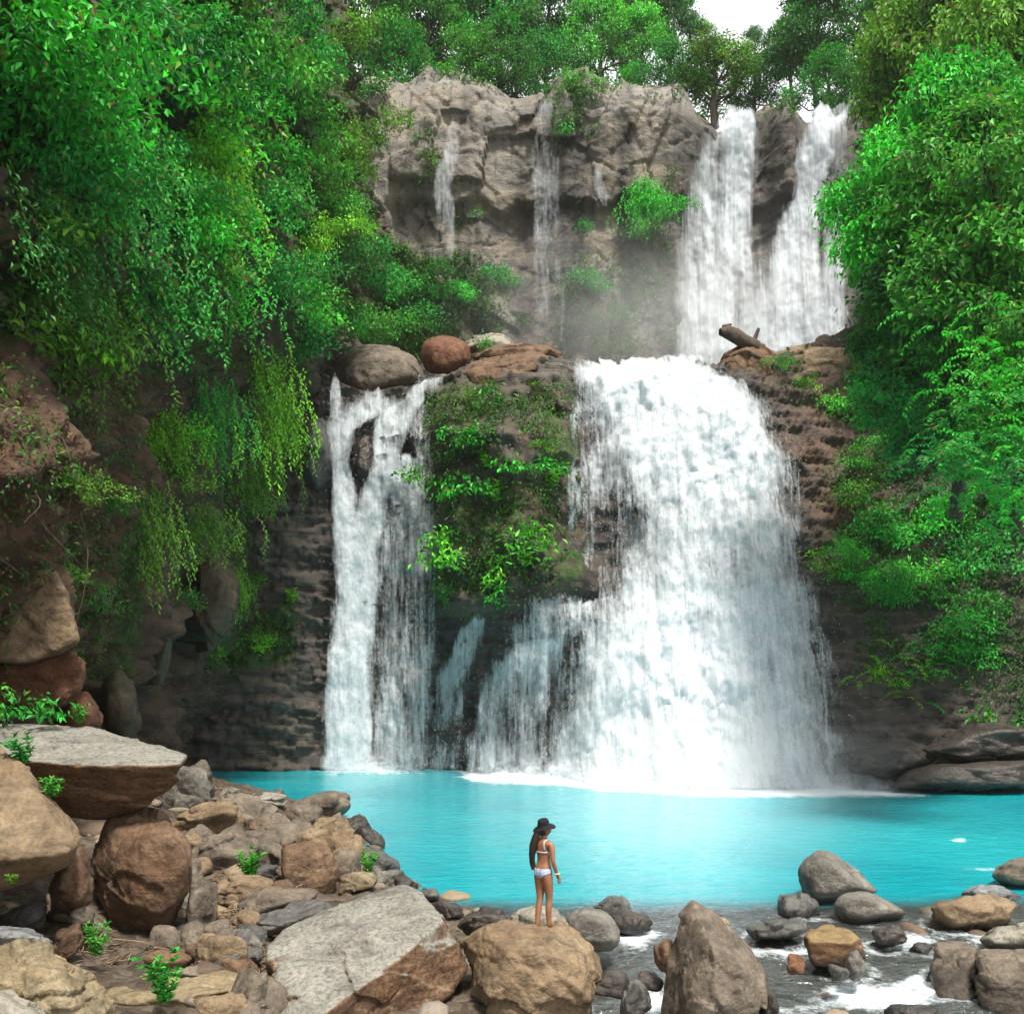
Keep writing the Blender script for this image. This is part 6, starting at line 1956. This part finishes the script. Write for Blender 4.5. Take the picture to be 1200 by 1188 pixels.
# (kind, px of trunk, py of the crown's top, distance, height, tint, width factor, label)
BACK = [
 (2, 425, -60, 84, 15, 'gr', .9, 'green tree leaning in from the left above the upper cliff'),
 (0, 462, -30, 90, 13, 'dk', .9, 'dark tree with a bare trunk at the left end of the cliff top'),
 (1, 500, -25, 88, 10, 'gr', .9, 'mid green tree above the knob of rock at the left of the cliff top'),
 (3, 470, 30, 84, 7, 'em', 1, 'low emerald bushy tree on the cliff top, leftmost of the low ones'),
 (0, 545, -40, 92, 14, 'em', .9, 'emerald tree rising above the leftmost thread of water'),
 (3, 560, 35, 86, 6.5, 'gr', 1, 'low green tree directly above the leftmost thread of water'),
 (2, 590, -60, 96, 16, 'dk', 1, 'tall dark tree left of the misty ribbon of water'),
 (3, 605, 50, 87, 6, 'dk', 1, 'low dark tree directly above the misty ribbon of water'),
 (4, 640, -50, 104, 15, 'dk', .9, 'tall dark tree behind the misty ribbon of water'),
 (3, 640, 40, 92, 7.5, 'te', 1, 'low bluish tree behind the top of the misty ribbon'),
 (1, 705, 0, 94, 11, 'lt', .95, 'pale misty tree right of the misty ribbon'),
 (0, 745, 10, 97, 10, 'lt', .9, 'pale rounded tree in the middle of the cliff top'),
 (2, 745, -70, 112, 17, 'dk', .9, 'tallest dark tree behind the pale misty ones'),
 (4, 785, -35, 118, 13, 'dk', .7, 'dark tree bordering the left side of the gap of sky'),
 (3, 785, 48, 92, 6, 'te', 1.1, 'low bluish tree on the cliff top left of the gap of sky'),
 (3, 838, 50, 92, 6.5, 'ol', 1.5, 'wide dome shaped tree right under the gap of sky'),
 (1, 822, 25, 118, 6, 'ol', .8, 'thin pale tree standing at the lower left of the gap of sky'),
 (1, 884, 32, 116, 5.5, 'dk', .8, 'small round headed tree standing alone in the gap of sky'),
 (3, 884, 68, 94, 5.5, 'dk', 1.2, 'low dark tree above the broad arm of the double waterfall'),
 (4, 955, -20, 92, 12, 'dk', .95, 'large dark spreading tree right of the gap of sky'),
 (0, 930, 18, 98, 9, 'dk', .9, 'dark tree at the right border of the gap of sky'),
 (3, 970, 60, 88, 6, 'em', 1.2, 'emerald layered tree above the slanting arm of the double waterfall'),
 (2, 1040, -40, 90, 13, 'te', .9, 'bluish tree behind the crown of the bright green tree'),
 (3, 1020, 60, 84, 6.5, 'dk', 1.2, 'low dark tree beside the top of the slanting arm'),
 (0, 1075, -50, 88, 13, 'dk', 1, 'dark tree high behind the bright green tree'),
]
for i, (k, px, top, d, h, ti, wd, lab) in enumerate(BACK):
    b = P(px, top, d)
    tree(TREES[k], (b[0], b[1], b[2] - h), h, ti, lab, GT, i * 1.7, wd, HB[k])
GN = 'trees on the right bank'
HN = [15, 11]
RT = [
 (0, 1112, 62, 44, 15.5, 'br', .74, 'bright green tree, tallest in front, on the right bank'),
 (1, 1155, 120, 41, 12, 'gr', 1.0, 'green tree right of the bright one, cut by the right edge'),
 (1, 1075, 290, 46, 8.5, 'em', .8, 'emerald tree in the shade below the bright green tree'),
 (1, 1120, 330, 43, 8.5, 'te', 1.05, 'deep bluish green tree low under the bright green tree'),
 (0, 1130, -70, 58, 20, 'ol', .8, 'tall olive tree with a visible trunk behind the bright green tree'),
 (0, 1200, -60, 55, 20, 'ol', .8, 'tall olive tree in the upper right corner'),
 (0, 1105, -40, 66, 17, 'dk', .7, 'dark tall tree behind the left side of the bright green crown'),
 (1, 1195, 300, 38, 9, 'gr', .9, 'leafy tree at the right edge below the one cut by the right edge'),
]
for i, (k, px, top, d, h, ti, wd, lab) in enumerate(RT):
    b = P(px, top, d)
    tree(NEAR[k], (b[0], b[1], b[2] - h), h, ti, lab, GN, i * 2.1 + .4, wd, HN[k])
for px, py, s, ti, lab in [(1175, 395, 4.0, 'br', 'large leafed bush reaching in from the right edge, topmost of four'), (1180, 455, 4.2, 'em', 'large leafed bush reaching in from the right edge, second of four'), (1150, 500, 3.6, 'te', 'large leafed bush at the right with long bluish leaves, third of four'), (1190, 540, 3.8, 'br', 'large leafed bush reaching in from the right edge, lowest of four')]:
    plant('pinnate', px, py, s, ti, lab, 'large leafed bushes at the right edge', d=34, out=0)

# ------------------------------------------------------------------ ground cover that nobody could count
def cover(name, label, surf, polys, n, L, tone, seed, up=.25, spread=.5, clump=.35, mat='leaf_cover'):
    """small leaves rooted all over the rock inside some outlines of the photograph"""
    rng = np.random.RandomState(seed)
    V, F, _k = [s for s in SURF if s[2] == surf][0]
    A, B, C, D = (V[F[:, i]] for i in range(4))
    ctr = (A + B + C + D) / 4
    nrm = np.cross(C - A, D - B); ar = np.linalg.norm(nrm, axis=1) / 2; nrm = unit(nrm)
    view = ctr - (0, 0, CAM_H)
    flip = (nrm * view).sum(1) > 0
    nrm[flip] *= -1
    px, py = proj(ctr)
    w = np.zeros(len(ctr))
    for poly, a in polys:
        w = np.maximum(w, poly_soft(px, py, poly, 22) * a)
    w *= sstep(.0 - clump, .55, fbm(ctr * .55, 3, off=seed) + fbm(ctr * 1.7, 2, off=seed + 3) * .5 + w * .6 - .25)
    cov = w > .02
    p = ar * w
    idx = rng.choice(len(ctr), n, p=p / p.sum())
    u, v = rng.rand(n, 1), rng.rand(n, 1)
    pos = (A[idx] * (1 - u) + B[idx] * u) * (1 - v) + (D[idx] * (1 - u) + C[idx] * u) * v
    m = nrm[idx]
    LS = Leaves()
    tn = np.clip(tone + .35 * fbm(pos * .5, 3, off=seed + 7), .02, .98)
    k = 3
    pos = np.repeat(pos, k, 0) + np.repeat(m, k, 0) * np.abs(rng.normal(size=(n * k, 1))) * .22 + rng.normal(size=(n * k, 3)) * .08
    m = np.repeat(m, k, 0)
    ax = unit(m * .6 + rng.normal(size=m.shape) * spread + (0, 0, -.35))
    nn = unit(m * .6 + (0, 0, .6) + rng.normal(size=m.shape) * .3)
    LS.add(pos, ax, nn, L * rng.uniform(.6, 1.35, n * k), L * .48, np.clip(np.repeat(tn, k) + rng.normal(size=n * k) * .12, 0, 1))
    o = link(name, LS.mesh(name, M[mat]))
    tag(o, label, None, kind='stuff')
    return o
LW = [([(-400, -300), (520, -300), (470, 60), (450, 260), (420, 400), (330, 430), (280, 520), (240, 470), (190, 420), (90, 380), (-20, 410), (-400, 430)], 1.0),
      ([(230, 430), (340, 420), (350, 640), (290, 700), (250, 600)], .8), ([(160, 420), (250, 470), (240, 590), (180, 600)], .7),
      ([(-100, 430), (190, 430), (190, 600), (120, 700), (-100, 640)], .10), ([(220, 720), (350, 690), (345, 790), (230, 800)], .6), ([(60, 640), (160, 620), (140, 800), (90, 800)], .22)]
cover('undergrowth', 'dense undergrowth covering the left wall', 'wall', LW, 30000, .18, .14, 3, clump=.0)
EARTH = [([(-150, 400), (190, 420), (240, 560), (200, 660), (120, 830), (-150, 800)], .9)]
cover('dead_growth', 'dead leaves and dry creepers on the earth face', 'wall', EARTH, 3500, .11, .4, 13, clump=.1, mat='leaf_dry')
cover('undergrowth', 'sparse creepers on the earth face', 'wall', EARTH, 7000, .13, .4, 14, clump=.1)
cover('undergrowth', 'low growth on the lower rock step and right bank', 'tier', [([(495, 455), (660, 450), (665, 620), (640, 690), (520, 710), (510, 580)], .7), ([(965, 560), (1300, 380), (1300, 850), (1010, 790), (985, 680)], .7), ([(860, 440), (1000, 420), (1000, 470), (900, 470)], .25), ([(1000, 380), (1300, 300), (1300, 560), (1010, 520)], .9),
      ([(250, 730), (345, 700), (340, 780), (250, 790)], .6)], 24000, .18, .45, 5)
cover('undergrowth', 'moss and small plants on the upper cliff', 'upper', [([(400, 280), (560, 310), (590, 420), (400, 420)], .8), ([(650, 310), (780, 300), (790, 410), (650, 410)], .35), ([(655, 75), (695, 80), (690, 150), (655, 150)], .6), ([(735, 205), (780, 205), (780, 290), (740, 290)], .8), ([(470, 60), (860, 70), (860, 108), (480, 88)], .5), ([(480, 150), (525, 150), (520, 210), (490, 210)], .3), ([(890, 60), (1100, 60), (1060, 140), (900, 125)], .7)], 12000, .26, .42, 7)
cover('undergrowth', 'forest floor growth above the cliffs', 'hill', [([(300, -200), (1300, -200), (1300, 140), (300, 140)], 1.0)], 15000, .5, .3, 9, clump=1.0)
# ------------------------------------------------------------------ damp air and drifting spray
def vol_mat(name, density, color=(0.99, 0.995, 1.0), shaped=False, loc=None, rad=None):
    N = NT(name)
    v = N.n('ShaderNodeVolumePrincipled')
    v.inputs['Color'].default_value = color + (1,)
    v.inputs['Anisotropy'].default_value = 0.1
    if shaped:
        tc = N.n('ShaderNodeTexCoord')
        ln = N.n('ShaderNodeVectorMath', operation='LENGTH')
        N.l(tc.outputs['Object'], ln.inputs[0])
        f = N.ramp(ln.outputs['Value'], [(0.15, 1.0), (0.95, 0.0)])
        n = N.noise(tc.outputs['Object'], 2.6, 3, 0.55, 0.4)
        d = N.math('MULTIPLY', N.math('MULTIPLY', f, f), N.ramp(n, [(0.3, 0.15), (0.7, 1.6)]))
        N.l(N.math('MULTIPLY', d, density), v.inputs['Density'])
    else:
        v.inputs['Density'].default_value = density
    N.l(v.outputs[0], N.out.inputs['Volume'])
    return N.m
def box_mesh(name, lo, hi, mat):
    c = np.array([(x, y, z) for z in (lo[2], hi[2]) for y in (lo[1], hi[1]) for x in (lo[0], hi[0])], float)
    f = np.array([(0, 2, 3, 1), (4, 5, 7, 6), (0, 1, 5, 4), (2, 6, 7, 3), (0, 4, 6, 2), (1, 3, 7, 5)])
    return mesh_np(name, c, f, mat, smooth=False)
tag(link('haze', box_mesh('haze', (-1700, -1700, -4.5), (1700, 1800, 110), vol_mat('damp_air', 0.00014))), kind='stuff')
def mist(c, r, dens):
    V, F = ico(3)
    m = link('mist', mesh_np('mist', V, F, vol_mat('spray_mist', dens, shaped=True)), c)
    m.scale = r
    return tag(m, 'spray drifting off the falls', None, kind='stuff')
mist((9.5, 47.6, 1.2), (10.5, 3.8, 4.6), 0.14)
mist((-7.2, 56.2, 0.8), (3.4, 2.0, 3.0), 0.09)
mist((11, 74.0, 29), (20, 5.0, 9.0), 0.10)
